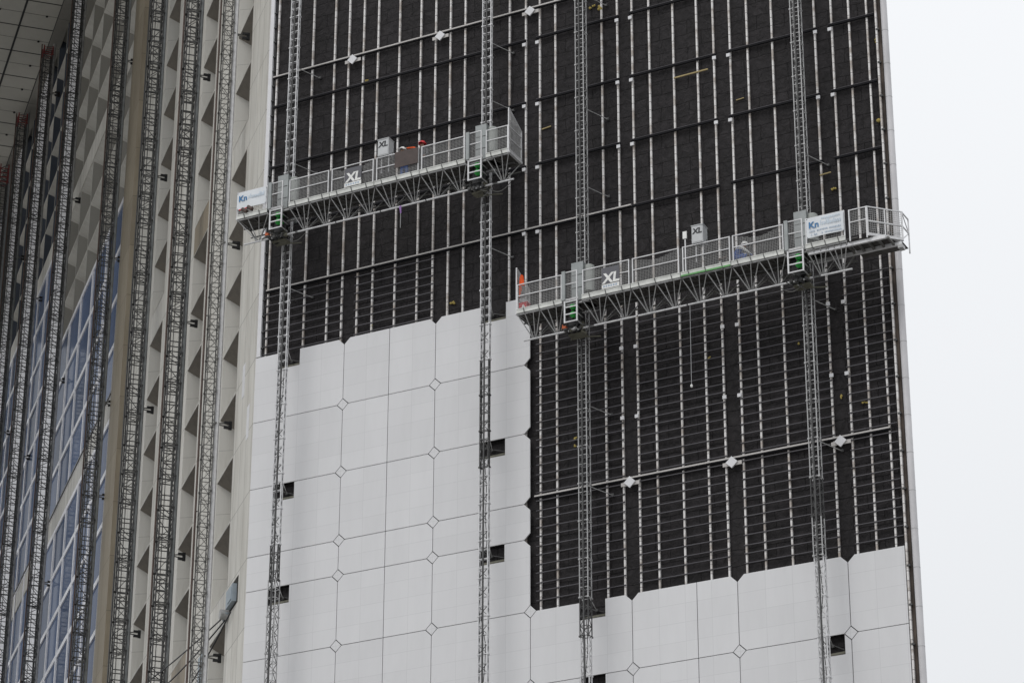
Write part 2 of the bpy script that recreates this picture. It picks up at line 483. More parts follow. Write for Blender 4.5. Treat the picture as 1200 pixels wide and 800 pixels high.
for zi, z in enumerate(ZJ[1:-1]):
    for c in COLS:
        if (c <= -3.42 and z < 54) or (c < 1 and z < 41.1) or z < 41:
            diamond(c, z, CUT - .03, 0.0, .05, CLAD, 'diamond_tile')
# corner notch plates left open at the step: dark backing already there. Tie pockets behind the masts
for key, dct in NOT.items():
    for z1, (xa, xb, dp) in dct.items():
        h = MB()
        h.bar((xa + .05, .15, z1 - dp + .08), (xb - .05, .15, z1 - dp + .1), .10, OLIVE)
        h.bar((xa + .1, .12, z1 - dp + .5), (xb - .1, .16, z1 - dp + .22), .03, DULL)
        h.build('tie_pocket', B)
# --- rounded corner post at the right edge
cp = MB(); cp.bar((16.04, .08, 28), (16.04, .08, ZT), .25, POST, n=36, cap=False)
for k in range(58):
    z = 28.4 + k * 1.4667
    cp.bar((16.04, .08, z), (16.04, .08, z + .022), .258, GALV, n=36)
    cp.box(15.70, 15.82, -.02, .14, z + .1, z + .17, DULL)
cp.build('corner_post', B)
cr = MB(); cr.box(15.68, 15.75, .0, .1, 28, ZT, RAIL); cr.build('vertical_rail', B)
cr = MB(); cr.box(15.755, 15.87, .10, .2, 28, ZT, RUSTB); cr.build('rusty_edge', B)

# --- scraps of insulation and laths caught on the membrane
def scrap(pts, w, mt, name='insulation_scrap'):
    s = MB(); s.bar(pts[0], pts[1], w, mt); return s.build(name, B)
scrap([(7.15, .09, 62.44), (8.62, .09, 62.46)], .06, WOOD, 'lath')
scrap([(1.24, .18, 61.68), (1.66, .18, 61.72)], .05, WOOD, 'lath')
scrap([(9.74, .18, 60.80), (10.07, .18, 60.82)], .04, WOOD, 'lath')
scrap([(13.1, .1, 56.6), (13.55, .1, 56.62)], .05, WOOD, 'lath')
for x, z, w, h in ((3.62, 66.78, .5, .14), (3.9, 66.66, .18, .24), (-6.98, 66.15, .24, .1), (13.5, 47.3, .1, .28), (12.9, 48.7, .0, .0), (14.4, 46.9, .3, .1),
                   (11.9, 49.8, .12, .1), (-2.75, 54.75, .3, .14), (-6.45, 54.5, .1, .3), (15.74, 45.0, .1, .45), (15.6, 58.4, .22, .2), (15.6, 61.9, .1, .3),
                   (2.66, 47.8, .12, .12), (2.66, 47.5, .12, .1), (8.3, 50.0, .14, .06), (15.72, 44.0, .1, .3), (13.6, 55.9, .3, .12)):
    if w:
        s = MB()
        for k in range(5):
            dx, dz = random.uniform(-w, w) * .35, random.uniform(-h, h) * .35
            s.ball((x + dx, .16, z + dz), max(.03, min(w, h) * .35), YELL, 7, 5)
        s.build('insulation_scrap', B)

# ------------------------------------------------------------------ inner face (t along it, n out of it)
def lbox(name, t0, t1, n0, n1, z0, z1, mt, par=B):
    b = MB(); b.box(t0, t1, n0, n1, z0, z1, mt); return b.build(name, par, MLF)
ZL = 26.0
lbox('stone_strip', 0.0, 3.52, -.45, -.004, ZL, ZT, OLD)
COF = [(3.52, 6.60), (11.45, 14.55), (21.55, 24.75)]
lbox('stone_band', 6.60, 11.45, -1.2, 0, ZL, ZT, OLD)
lbox('stone_band', 14.55, 21.55, -1.2, 0, ZL, ZT, OLD)
lbox('stone_band', 24.75, 31.2, -1.2, 0, ZL, ZT, OLD)
lbox('brown_rib', 31.2, 34.1, -1.2, .24, ZL, ZT, RIB)
for t_, z_ in ((1.9, 53.35), (.75, 51.0)):
    lbox('white_patch', t_, t_ + .45, -.003, .006, z_, z_ + 1.5, WHITE)
def coffer_mesh(w, h, D, ls, cs, ss, win=False, jm=None, cmt=None):
    """a splayed recess: rim, sloping ceiling, left and right jambs, sill and a back panel (origin: bottom corner of the cell)"""
    e = .05
    b = MB()
    o = [(e, 0, e), (w - e, 0, e), (w - e, 0, h - e), (e, 0, h - e)]
    i = [(e + .12, -D, e + ss), (w - e - ls, -D, e + ss), (w - e - ls, -D, h - e - cs), (e + .12, -D, h - e - cs)]
    r = [(0, 0, 0), (w, 0, 0), (w, 0, h), (0, 0, h)]
    V = r + o + i
    for k in range(4):
        b.add([V[k], V[(k + 1) % 4], V[4 + (k + 1) % 4], V[4 + k]], [(0, 1, 2, 3)], OLDC)
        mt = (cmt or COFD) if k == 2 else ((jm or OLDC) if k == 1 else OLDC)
        b.add([V[4 + k], V[4 + (k + 1) % 4], V[8 + (k + 1) % 4], V[8 + k]], [(0, 1, 2, 3)], mt)
    b.add(i, [(0, 1, 2, 3)], GLASS if win else OLDC)
    return b.mesh('coffer')
H = 2.93
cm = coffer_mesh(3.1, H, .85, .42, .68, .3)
rows = [43.97 - H * k for k in range(1, 6)] + [45.42 + H * k for k in range(7)] + [67.42 + H * k for k in range(7)]
vis_rows = {0: (34, 80), 1: (37, 84), 2: (40, 90)}
for ci, (t0, t1) in enumerate(COF):
    for zb in rows:
        if zb + H < vis_rows[ci][0] or zb > vis_rows[ci][1]: continue
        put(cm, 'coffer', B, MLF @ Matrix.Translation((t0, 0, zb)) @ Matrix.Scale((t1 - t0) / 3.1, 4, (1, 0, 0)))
    for zb in (43.97, 65.95):
        lbox('belt_course', t0, t1, -.8, -.003, zb, zb + 1.45, BRN if ci == 1 else OLD)
    lbox('belt_course', t0, t1, -.8, -.003, 87.93, ZT, OLD)
    lbox('belt_course', t0, t1, -.8, -.003, ZL, {0: 32.2, 1: 35.2, 2: 38.1}[ci] , OLD) if ci else None
# --- glass bays: cells of window, pale mullions and transoms standing proud
def bay(cols, levels, frame_w=.2, behind=True):
    for a, b_ in zip(cols[:-1], cols[1:]):
        for za, zb in levels:
            w = MB(); w.add([(a, .12, za), (b_, .12, za), (b_, .12, zb), (a, .12, zb)], [(0, 1, 2, 3)], GLASS)
            w.build('window', B, MLF)
LOW = [43.97 - H * k for k in range(1, 4)]
MIDL = [45.42 + H * k for k in range(7)]
UPL = [67.42 + H * k for k in range(4)]
UPL7 = [67.42 + H * k for k in range(7)]
lv = [(z, z + H) for z in MIDL + UPL]
c1 = [34.1, 38.9, 43.3, 47.1, 50.9, 54.7]
bay(c1, lv[1:])
c2 = [58.6, 62.0, 65.3, 68.8]
bay(c2, [(z, z + H) for z in MIDL[4:] + UPL7])
c3 = [72.4, 75.6, 78.8]
bay(c3, [(z, z + H) for z in MIDL[6:] + UPL7])
# far glass, never counted: one sheet part per bay
for a, b_ in ((82.5, 92.0), (95, 104)):
    w = MB(); w.add([(a, .12, 60), (b_, .12, 60), (b_, .12, 90), (a, .12, 90)], [(0, 1, 2, 3)], GLASS); w.build('far_glazing', B, MLF)
def mullions(ts, z0, z1, w=.26):
    for t in ts:
        lbox('mullion', t - w / 2, t + w / 2, .10, .21, z0, z1, FRAME)
def transoms(t0, t1, zs, h=.30):
    for z in zs:
        lbox('transom', t0, t1, .10, .19, z - h / 2, z + h / 2, FRAME)
mullions([34.2, 38.9, 43.3, 47.1, 50.9, 54.6], 45.42, 65.95)
mullions([34.2, 38.9, 43.3, 47.1, 50.9, 54.6], 67.42, 79.14)
transoms(34.1, 54.7, MIDL[1:] + [45.5, 65.9] + UPL[1:] + [67.5, 79.1])
mullions(c2[:-1], 57.14, 87.93); transoms(c2[0], c2[-1], MIDL[4:] + UPL7 + [87.9])
mullions(c3[:-1], 63, 87.93); transoms(c3[0], c3[-1], MIDL[6:] + UPL7 + [87.9])
transoms(82.5, 104, UPL + [79.1, 82, 85])
lbox('white_rib', 54.7, 58.6, -.6, .2, 40, ZT, FRAME)
lbox('white_rib', 68.8, 72.4, -.6, .2, 40, ZT, FRAME)
lbox('white_rib', 78.8, 82.5, -.6, .2, 40, ZT, FRAME)
lbox('white_rib', 92.0, 95, -.6, .2, 40, ZT, FRAME)
WARM = OLD
for a, b_ in ((34.1, 54.7), (58.6, 68.8), (72.4, 78.8)):
    lbox('belt_course', a, b_, -.6, .16, 65.98, 67.38, WARM)
    lbox('belt_course', a, b_, -.6, .16, 44.0, 45.40, WARM)
    lbox('belt_cap', a, b_, .16, .24, 67.39, 67.5, DULL)
lbox('lower_wall', 34.1, 54.7, -.6, -.05, 26, 43.95, GLASS)
lbox('lower_wall', 34.1, 54.7, -.6, .11, 45.41, 48.35, GLASS)
# --- high blank wall over the first glass bay, and coffers above it
lbox('belt_course', 34.1, 54.7, -.6, .13, 87.94, 89.36, OLD)
lbox('belt_course', 58.6, 68.8, -.6, .16, 87.96, 89.36, OLD)
lbox('belt_course', 72.4, 78.8, -.6, .16, 87.96, 89.36, OLD)
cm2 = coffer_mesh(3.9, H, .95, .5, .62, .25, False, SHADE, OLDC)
for ci in range(4):
    for zc in [79.14 + H * q for q in range(3)] + [89.4 + H * q for q in range(6)]:
        put(cm2, 'coffer', B, MLF @ Matrix.Translation((38.95 + 3.93 * ci, .08, zc)))
for k in range(3):
    put(cm2, 'coffer', B, MLF @ Matrix.Translation((34.15, .08, 79.3 + H * k)) @ Matrix.Scale(1.16, 4, (1, 0, 0)))
for k in range(3):
    put(cm2, 'coffer', B, MLF @ Matrix.Translation((34.15, .08, 89.4 + H * k)) @ Matrix.Scale(1.2, 4, (1, 0, 0)))
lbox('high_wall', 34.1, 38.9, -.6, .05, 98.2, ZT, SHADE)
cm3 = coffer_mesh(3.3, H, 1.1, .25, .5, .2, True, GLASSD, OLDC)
cmc = coffer_mesh(3.9, H, .95, .5, .62, .25)
for a in (58.7, 62.1, 65.45):
    for k in range(6):
        put(cm3, 'coffer_window', B, MLF @ Matrix.Translation((a, .06, 89.4 + H * k)))
for a in (72.45, 75.7):
    for k in range(6):
        put(cm3, 'coffer_window', B, MLF @ Matrix.Translation((a, .06, 89.4 + H * k)) @ Matrix.Scale(.96, 4, (1, 0, 0)))
# --- soffit of the arch
lbox('soffit', 9, 112, 0.0, 70, 106.4, 108.5, SOF)
lbox('soffit_edge', 9, 112, .02, .80, 106.28, 106.398, SHADE)
sj = MB()
sj.box(9, 112, 3.03, 3.17, 106.385, 106.397, BLACK)
sj.box(9, 112, .80, .86, 106.385, 106.398, DULL)
sj.build('soffit_joint', B, MLF)
ds = MB()
for k in range(-6, 8):
    for nn in (1.55, 4.65, 7.75):
        ds.bar((65.05 + 3.33 * k, nn, 106.33), (65.05 + 3.33 * k, nn, 106.399), .16, BLACK, n=10)
dso = ds.build('soffit_lamp', B, MLF); dso['kind'] = 'stuff'
tj = MB()
for k in range(-12, 14):
    tj.box(61.7 + 3.33 * k - .012, 61.7 + 3.33 * k + .012, .8, 70, 106.39, 106.3985, DULL)
tj.build('soffit_seam', B, MLF)

# ------------------------------------------------------------------ LATTICE MASTS
def section_mesh(w, d, h, tube, nr, mt, rack=True, dense=False, brace=None):
    b = MB(); x, y = w / 2, d / 2
    brace = brace or mt
    cs = [(-x, -y), (x, -y), (x, y), (-x, y)]
    for cx, cy in cs:
        b.bar((cx, cy, 0), (cx, cy, h), tube, mt, n=6)
    t2 = tube * .58
    for k in range(4):
        a, c = cs[k], cs[(k + 1) % 4]
        for r in range(nr):
            z0, z1 = h * r / nr, h * (r + 1) / nr
            b.bar((*a, z0 + .02), (*c, z0 + .02), t2, mt, cap=False)
            if dense:
                b.bar((*a, z0), (*c, z1), t2, brace, cap=False)
            elif (k + r) % 2 == 0 or k in (1, 3):
                p, q = (a, c) if r % 2 == 0 else (c, a)
                b.bar((*p, z0), (*q, z1), t2 * .8, brace, cap=False)
    for cx, cy in cs:                           # bolted joint plates
        b.box(cx - tube * .75, cx + tube * .75, cy - tube * .75, cy + tube * .75, -.03, .03, mt)
    if rack:
        b.box(-.03, .03, -y - .05, -y - .005, 0, h, DULL)
    return b.mesh('mast_section')

SH = 1.508
FM = {'mid': section_mesh(.34, .30, SH, .05, 4, GALV, True, brace=DULL),
      'bright': section_mesh(.38, .11, SH, .055, 4, GALVB, True, brace=DULL),
      'dark': section_mesh(.36, .12, SH, .055, 4, DULL, True),
      'darkm': section_mesh(.34, .30, SH, .052, 4, DULL, True, brace=DULL),
      'pale': section_mesh(.34, .22, SH, .05, 4, GALVB, True, brace=GALV)}
YM = -1.02
def front_mast(x, label, z0, z1, pick, ties):
    root = empty('lattice_mast', (x, YM, z0), label, 'mast', 'lattice masts in front of the reclad wall')
    n = int((z1 - z0) / SH)
    for k in range(n):
        zz = z0 + k * SH
        put(FM[pick(zz)], 'mast_section', root, Matrix.Translation((0, 0, k * SH)))
    for zt in ties:
        b = MB()
        clad = zt < (54.3 if x < .5 else 41.2)   # where the new panels hang, the tie goes straight back into its pocket
        xe = (-.28 if x < .5 else -.1) if clad else .6
        b.bar((-.16, .1, zt - z0), (-.3 if clad else -.18, 1.16, zt - z0 - .02), .028, MIDST)
        b.bar((.16, .1, zt - z0), (xe, 1.16, zt - z0 - .04), .03, GALV)
        b.box(xe - .04, xe + .06, 1.12, 1.2, zt - z0 - .08, zt - z0 + .02, DULL)
        b.build('wall_tie', root)
    rc = random.Random(int(x * 10)); cb = MB(); pz = 0.0; px_, py_ = .0, -.12
    while pz < z1 - z0 - 1:                      # a supply cable hanging loosely inside the lattice
        nz = pz + rc.uniform(.7, 1.3); nx, ny = rc.uniform(-.11, .11), rc.uniform(-.03, .06)
        cb.bar((px_, py_, pz), (nx, ny, nz), .03, BLACK, n=5, cap=False); px_, py_, pz = nx, ny, nz
    cb.build('power_cable', root)
    return root
front_mast(-9.90, 'pale lattice mast carrying the left end of the higher work platform', 30.2, 76, lambda z: 'dark' if 42.5 < z < 44.5 or z < 38 else ('bright' if z > 45 else 'mid'), (66.9, 62.3, 53.75, 47.95, 43.5, 56.5))
front_mast(-.64, 'brightest lattice mast, rising through the right end of the higher work platform', 30.2, 76, lambda z: 'dark' if 45.6 < z < 50.2 or z < 37 else 'bright', (65.6, 62.9, 53.8, 48.0, 43.6, 56.2))
front_mast(3.60, 'grey lattice mast carrying the left end of the lower work platform', 30.2, 76, lambda z: 'darkm' if 38.3 < z < 40.2 else ('mid' if z > 40 else 'pale'), (66.7, 61.4, 57.9, 48.5, 45.2, 40.7))
front_mast(12.84, 'grey lattice mast carrying the right end of the lower work platform', 30.2, 76, lambda z: 'darkm' if 41 < z < 43 else ('pale' if z < 40 else 'mid'), (65.4, 57.0, 50.9, 45.2, 37.8))

def dense_section(w, d, tube, mt, br, seed):
    """a busier mast section: rungs at uneven spacing, mixed bracing, cables and a rack inside"""
    rg = random.Random(seed); b = MB(); x, y = w / 2, d / 2
    cs = [(-x, -y), (x, -y), (x, y), (-x, y)]
    for cx, cy in cs:
        b.bar((cx, cy, 0), (cx, cy, SH), tube, mt, n=6)
    for k in range(4):
        a, c = cs[k], cs[(k + 1) % 4]
        z = 0.02
        while z < SH - .1:
            dz = rg.choice((.375, .5, .5, .75)); dz = min(dz, SH - z)
            b.bar((*a, z), (*c, z), tube * .62, mt, cap=False)
            q = rg.random() * (1 if k % 2 else 1.25)
            if q < .45: b.bar((*a, z), (*c, z + dz), tube * .5, br, cap=False)
            elif q < .8: b.bar((*c, z), (*a, z + dz), tube * .5, br, cap=False)
            if q < .15: b.bar((*c, z), (*a, z + dz), tube * .5, br, cap=False)
            z += dz
    b.box(-.05, .05, -y + .06, -y + .12, 0, SH, br)
    b.bar((-x * .5, y * .4, 0), (-x * .5, y * .4, SH), .04, DULL)
    for cx, cy in cs:
        b.box(cx - tube * .8, cx + tube * .8, cy - tube * .8, cy + tube * .8, -.03, .03, mt)
    return b.mesh('mast_section')
SD = [dense_section(.54, .56, .075, DULL, MIDST, k) for k in (1, 2, 4, 6)]
SDD = [dense_section(.56, .58, .07, DULL, DULL, k) for k in (3, 8, 10)]
SDL = section_mesh(.42, .40, SH, .055, 3, MIDST, False, False, MIDST)
SRED = section_mesh(.60, .58, SH, .09, 4, REDST, False, True, DULL)
def side_mast(t, label, z0, z1, secs, ties, n=1.0, red=False, lrail=RUST, rrail=BLUEG, gap=.40):
    root = empty('lattice_mast', LP(t, n, z0), label, 'mast', 'lattice masts along the coffered inner face')
    rot = Matrix.Rotation(R(135), 4, 'Z')
    k, z = 0, z0
    while z < z1 - .1:
        me = secs[(k * 7) % len(secs)]
        last = red and z1 - z < SH * 1.01
        if last: me = SRED
        put(me, 'mast_section', root, rot @ Matrix.Translation((0, 0, z - z0)) @ Matrix.Scale(red if last else 1, 4, (0, 0, 1)))
        k += 1; z += SH
    for s, mt in ((1, lrail), (-1, rrail)):     # guide pipes either side of the lattice
        g = MB(); g.bar((s * .12, s * gap, 0), (s * .12, s * gap, z - z0 - .6), .09 if s > 0 else .19, mt, n=8)
        g2 = int((z - z0) / 3)
        for q in range(g2):
            g.bar((s * .12, s * gap, q * 3 + .7), (s * .1, s * .25, q * 3 + .7), .045, DULL)
        g.build('guide_pipe', root, rot)
    for zt in ties:                             # arms bolted to the wall with a black double clamp
        b = MB(); zz = zt - z0
        for dz in (-.09, .09):
            b.bar((0, -.25, zz), (-.0, -n + .12, zz + dz), .05, MIDST)
        b.bar((-.25, -.28, zz - .05), (.25, -.28, zz - .05), .06, MIDST)
        b.bar((-.12, -.28, zz - .5), (-.12, -.28, zz + .1), .05, MIDST)
        b.build('wall_tie', root, rot)
        c = MB()
        for dz in (-.12, .1):
            c.box(-.06, .06, -n + .02, -n + .34, zz + dz - .045, zz + dz + .05, BLACK)
        c.box(-.04, .04, -n + .0, -n + .14, zz - .2, zz + .18, BLACK)
        c.build('clamp', root, rot)
    return root
side_mast(4.1, 'slim pale lattice mast nearest the reclad wall, left of the marble strip', 36.2, 79, [SDL], (71.9, 61.4, 52.9, 42.6), n=1.0, gap=.34, rrail=GALVB, lrail=RUST)
side_mast(12.7, 'dense lattice mast, second one left of the marble strip', 40.3, 84, SD + SDD[:1], (74.6, 61.6, 50.2))
side_mast(22.6, 'dense lattice mast just right of the brown marble rib', 43.0, 90, SD + SDD[:1], (74.3, 61.5, 50.0), lrail=DULL)
side_mast(34.2, 'dark lattice mast just left of the brown marble rib, before blue windows', 48.0, 98, SDD + SD[:2], (87.6, 75.3, 66.8, 61.5))
side_mast(51.3, 'dark lattice mast left of the widest field of blue windows', 54.0, 105.9, SDD, (87.6, 75.6, 62.9), rrail=GALV)
side_mast(64.0, 'lattice mast whose red top touches the ceiling, rightmost of the red topped ones', 58.0, 106.0, SDD, (102, 86.9, 75.9), red=.42, rrail=GALV)
side_mast(74.6, 'lattice mast with a red top below the ceiling, middle of the red topped ones', 61.5, 106.0, SDD + SD[:1], (95, 82), red=.5)
side_mast(82.6, 'red topped lattice mast cut off by the left edge of the view', 65.5, 106.0, SDD, (96,), red=.95)

# ------------------------------------------------------------------ WORK PLATFORMS
def guard_panel(x0, x1, zf, root, y=-2.4, mesh=True, h=1.06, name='guard_panel', sag=0):
    z0, z1 = zf + .02, zf + h
    b = MB()
    for x in (x0 + .02, x1 - .02):
        b.bar((x, y, z0 - .2), (x, y, z1), .05, GALVB)
    for z in (z1 - .02, (z0 + z1) / 2 + .02):
        b.bar((x0, y, z), (x1, y, z), .042, GALVB)
    o = b.build(name, root, off(root))
    if mesh:
        m_ = MB(); st = .066; w = .009
        x = x0 + .06
        top = z1 - .06
        while x < x1 - .04:
            s = sag * math.sin(math.pi * (x - x0) / (x1 - x0)) ** 2
            m_.box(x, x + w, y + .025, y + .03, z0, top - s, MESHS); x += st
        z = z0 + .04
        while z < z1 - .06:
            nx = 1 if sag == 0 else 10
            for q in range(nx):
                a, c = x0 + .05 + (x1 - x0 - .1) * q / nx, x0 + .05 + (x1 - x0 - .1) * (q + 1) / nx
                s = sag * math.sin(math.pi * ((a + c) / 2 - x0) / (x1 - x0)) ** 2
                k = (z - z0) / (z1 - z0)
                m_.box(a, c, y + .02, y + .025, z - s * k, z - s * k + w, MESHS)
            z += st
        m_.build('mesh_infill', o)
    return o

def truss_section(x0, x1, zb, root, y0=-2.36, y1=-1.36, ym=-1.86, dp=.92, chord=True):
    b = MB()
    b.bar((x0, y0, zb - .03), (x1, y0, zb - .03), .06, GALV)
    b.bar((x0, y1, zb - .03), (x1, y1, zb - .03), .06, MIDST)
    b.bar((x0 + .03, ym, zb - dp), (x1 - .03, ym, zb - dp), .075, GALVB, n=8)
    n = max(1, round((x1 - x0) / 1.02)); st = (x1 - x0) / n
    for k in range(n):
        c = x0 + st * (k + .5)
        for dx in (-.5, -.17, .2, .5):
            b.bar((c + dx * .12, ym, zb - dp), (c + dx * st * .98, y0, zb - .04), .034, GALV, cap=False)
        for dx in (-.85, -.5, .0, .5, .85):
            xe = min(max(c + dx * st * .98, x0), x1)
            b.bar((c + dx * .12, ym, zb - dp), (xe, y1, zb - .04), .034, GALV if abs(dx) < .6 else MIDST, cap=False)
        for dx in (-.5, 0):
            b.bar((c + dx * st, y0, zb - .05), (c + dx * st, y1, zb - .05), .045, MIDST, cap=False)
        b.bar((c - .5 * st, y0, zb - .05), (c + .5 * st, y1, zb - .05), .035, MIDST, cap=False)
    b.bar((x0, y1 + .05, zb - .35), (x1, y1 + .05, zb - .35), .05, MIDST)
    b.bar((x0, ym, zb - .2), (x1, ym, zb - .2), .06, DULL)
    b.build('truss_section', root, off(root))
    d = MB(); d.box(x0 + .01, x1 - .01, -2.33, -1.33, zb + .0, zb + .045, DECKM); d.build('deck_plate', root, off(root))

def toe_board(x0, x1, zb, root, mt=TOE, y=-2.43):
    b = MB(); b.box(x0, x1, y, y + .03, zb, zb + .185, mt)
    b.box(x0, x1, y - .015, y, zb + .15, zb + .187, mt)
    o = b.build('toe_board', root, off(root))
    n = max(2, int((x1 - x0) / .52)); hk = MB()
    for k in range(n):
        x = x0 + (x1 - x0) * (k + .5) / n
        hk.bar((x - .03, y - .012, zb + .19), (x + .03, y - .012, zb - .06), .032, DULL)
    hk.build('hook', o)
    return o

def mast_station(xm, zb, root, xg0, xg1, obox=True):
    """drive unit and gate where the platform rides on its mast"""
    zt = zb + .18
    guard_panel(xg0, xg1, zt, root, name='gate', h=1.12)
    b = MB()
    b.box(xg0 - .07, xg0 + .07, -2.46, -2.34, zb + .1, zt + 1.15, GUARDG)
    b.build('gate_post', root, off(root))
    # hood round the mast
    h = MB(); x0, x1 = xm - .26, xm + .24
    h.box(x0, x1, -1.50, -1.22, zt + .03, zb + 2.13, GUARDG)
    h.box(x1 - .05, x1 + .02, -1.22, -.72, zt + .03, zb + 2.05, GUARDG)
    h.box(x0, x0 + .05, -1.22, -.72, zt + .03, zb + 2.05, GUARDG)
    for k in range(3):
        h.box(x0 + .03, x1 - .03, -1.512, -1.50, zt + .3 + k * .55, zt + .32 + k * .55, DULL)
    ho = h.build('mast_hood', root, off(root))
    c = MB(); c.bar((x1 + .13, -1.2, zb + .9), (x1 + .13, -1.2, zb + 1.98), .42, GUARDL, n=16); c.ball((x1 + .13, -1.2, zb + 1.98), .21, GUARDL, 16, 6, .4, True)
    c.build('cylinder_guard', ho)
    # ladder frame below the deck, in front of the motors
    f = MB()
    for x in (xg0 + .03, xg1 - .02):
        f.bar((x, -2.4, zb - .85), (x, -2.4, zb + .12), .065, GALVB)
    for z in (zb - .82, zb - .50, zb - .20, zb + .02):
        f.bar((xg0, -2.4, z), (xg1, -2.4, z), .05, GALVB)
        f.bar((xg1 - .02, -2.4, z), (xg1 - .02, -1.9, z), .04, GALV)
    f.build('ladder_frame', root, off(root))
    p = MB(); p.box(xg0 + .02, xg1 - .02, -2.04, -2.02, zb - .8, zb - .02, BLACK); p.build('back_plate', root, off(root))
    xk = xg1 - .25
    for z in (zb - .17, zb - .49):
        g = MB(); g.bar((xk, -2.33, z), (xk, -2.05, z), .24, GREEN, n=16); g.ball((xk, -2.33, z), .09, GREEN, 12, 8)
        g.box(xk - .12, xk + .11, -2.2, -2.05, z - .12, z + .12, DULL)
        g.build('drive_motor', root, off(root))
    s = MB()                                    # gearbox, rollers and chassis hugging the mast
    s.box(xm - .30, xm + .34, -1.7, -1.3, zb - 1.05, zb - .97, OLIVE)
    s.box(xm - .26, xm + .22, -1.7, -1.3, zb - .95, zb - .1, BLACK)
    s.box(xm + .3, xm + .42, -1.9, -1.7, zb - .95, zb - .65, OLIVE)
    for k in range(20):
        p0 = Vector((xm + random.uniform(-.35, .5), random.uniform(-2.15, -1.5), zb - random.uniform(.7, 1.12)))
        s.bar(p0, p0 + Vector((random.uniform(-.3, .3), random.uniform(-.2, .2), random.uniform(-.2, .2))), random.choice((.04, .06, .09)), random.choice((DULL, OLIVE, MIDST, DULL, GALV, BLACK)), n=6)
    for k in range(4):
        s.bar((xm - .3 + .2 * k, -1.95, zb - .92), (xm - .3 + .2 * k, -1.6, zb - .92), .14, DULL, n=10)
    s.bar((xm + .2, -1.4, zb - 1.06), (xm + .85, -1.25, zb - 1.1), .045, OLIVE)
    s.build('drive_chassis', root, off(root))
    if obox:
        o = MB(); o.box(xm - .28, xm - .13, -2.30, -2.14, zb - 1.0, zb - .9, ORANGEB); o.box(xm - .24, xm - .1, -2.28, -2.14, zb - 1.06, zb - 1.0, DULL); o.bar((xm - .25, -2.2, zb - .92), (xm - .3, -2.2, zb - .8), .05, ORANGEB); o.build('orange_box', root, off(root))
    # crossbeams joining the truss ends through the station
    for yy, zz, ww, mm in ((-2.3, zb - .05, .08, GALV), (-1.4, zb - .05, .08, GALV), (-1.86, zb - .92, .075, GALVB)):
        x = MB(); x.bar((xg0 - .1, yy, zz), (xg1 + .45, yy, zz), ww, mm, n=8); x.build('cross_beam', root, off(root))
    x = MB(); x.box(xg0 - .1, xg1 + .45, -2.3, -1.5, zb - .0, zb + .05, DECKM); x.build('deck_plate', root, off(root))
    ts = MB(); ts.box(xg0 - .05, xg1 + .05, -2.43, -2.40, zb + .06, zb + .15, GALV); ts.build('sill_plate', root, off(root))

def sign_xl(x0, x1, z0, z1, root, label):
    y = -2.46
    s = MB(); s.box(x0, x1, y, y + .02, z0 + (z1 - z0) * .22, z1, SIGNG)
    s.box(x0, x1, y - .002, y + .02, z0, z0 + (z1 - z0) * .2, WHITEP)
    o = s.build('sign_board', root, off(root)); o['label'] = label
    def t(txt, size, mt, cx, cz, sh, of=0):
        me = text_mesh(txt, size, mt, 'lettering', shear=sh, offset=of)
        put(me, 'lettering', o, Matrix.Translation((cx, y - .006, cz)) @ Matrix.Rotation(R(90), 4, 'X'))
    t('XL', .56, WHITEP, (x0 + x1) / 2 + .02, z0 + (z1 - z0) * .45, .12, .022)
    k = MB(); n = 6                              # small wording under it: too small to read
    for q in range(n):
        a = x0 + .06 + (x1 - x0 - .12) * q / n
        k.box(a, a + (x1 - x0) / n * .55, y - .006, y - .0025, z0 + .05, z0 + (z1 - z0) * .15, INKG)
    k.build('small_lettering', o)
    return o

def cabinet(x0, x1, z0, z1, root, d=.42):
    b = MB(); y0 = -2.45
    b.box(x0, x1, y0, y0 + d, z0, z1, BOXG)
    b.box(x0 - .02, x1 + .02, y0 - .02, y0 + d + .02, z1, z1 + .03, BOXG)
    b.box(x0 + .03, x1 - .03, y0 - .012, y0, z0 + .04, z1 - .04, BOXG)
    o = b.build('control_cabinet', root, off(root))
    me = text_mesh('XL', (x1 - x0) * .66, INKK, 'lettering', shear=.12, offset=.012)
    put(me, 'lettering', o, Matrix.Translation(((x0 + x1) / 2, y0 - .018, z1 - .24)) @ Matrix.Rotation(R(90), 4, 'X'))
    p = MB()
    for x in (x0 + .12, x1 - .05):
        p.bar((x, y0 + .12, z0 - .75), (x, y0 + .12, z0), .05, GALVB)
    p.bar((x1, y0 + .3, z0 + .18), (x1 + .12, y0 + .3, z0 + .05), .07, MIDST)
    p.bar((x1 + .1, y0 + .3, z0 + .1), (x1 + .05, y0 + .3, z0 - .25), .035, BLACK)
    p.bar((x0 - .05, y0 + .2, z0 + .2), (x0, y0 + .2, z0 + .25), .12, GALVB)
    p.build('stand', o)
    return o

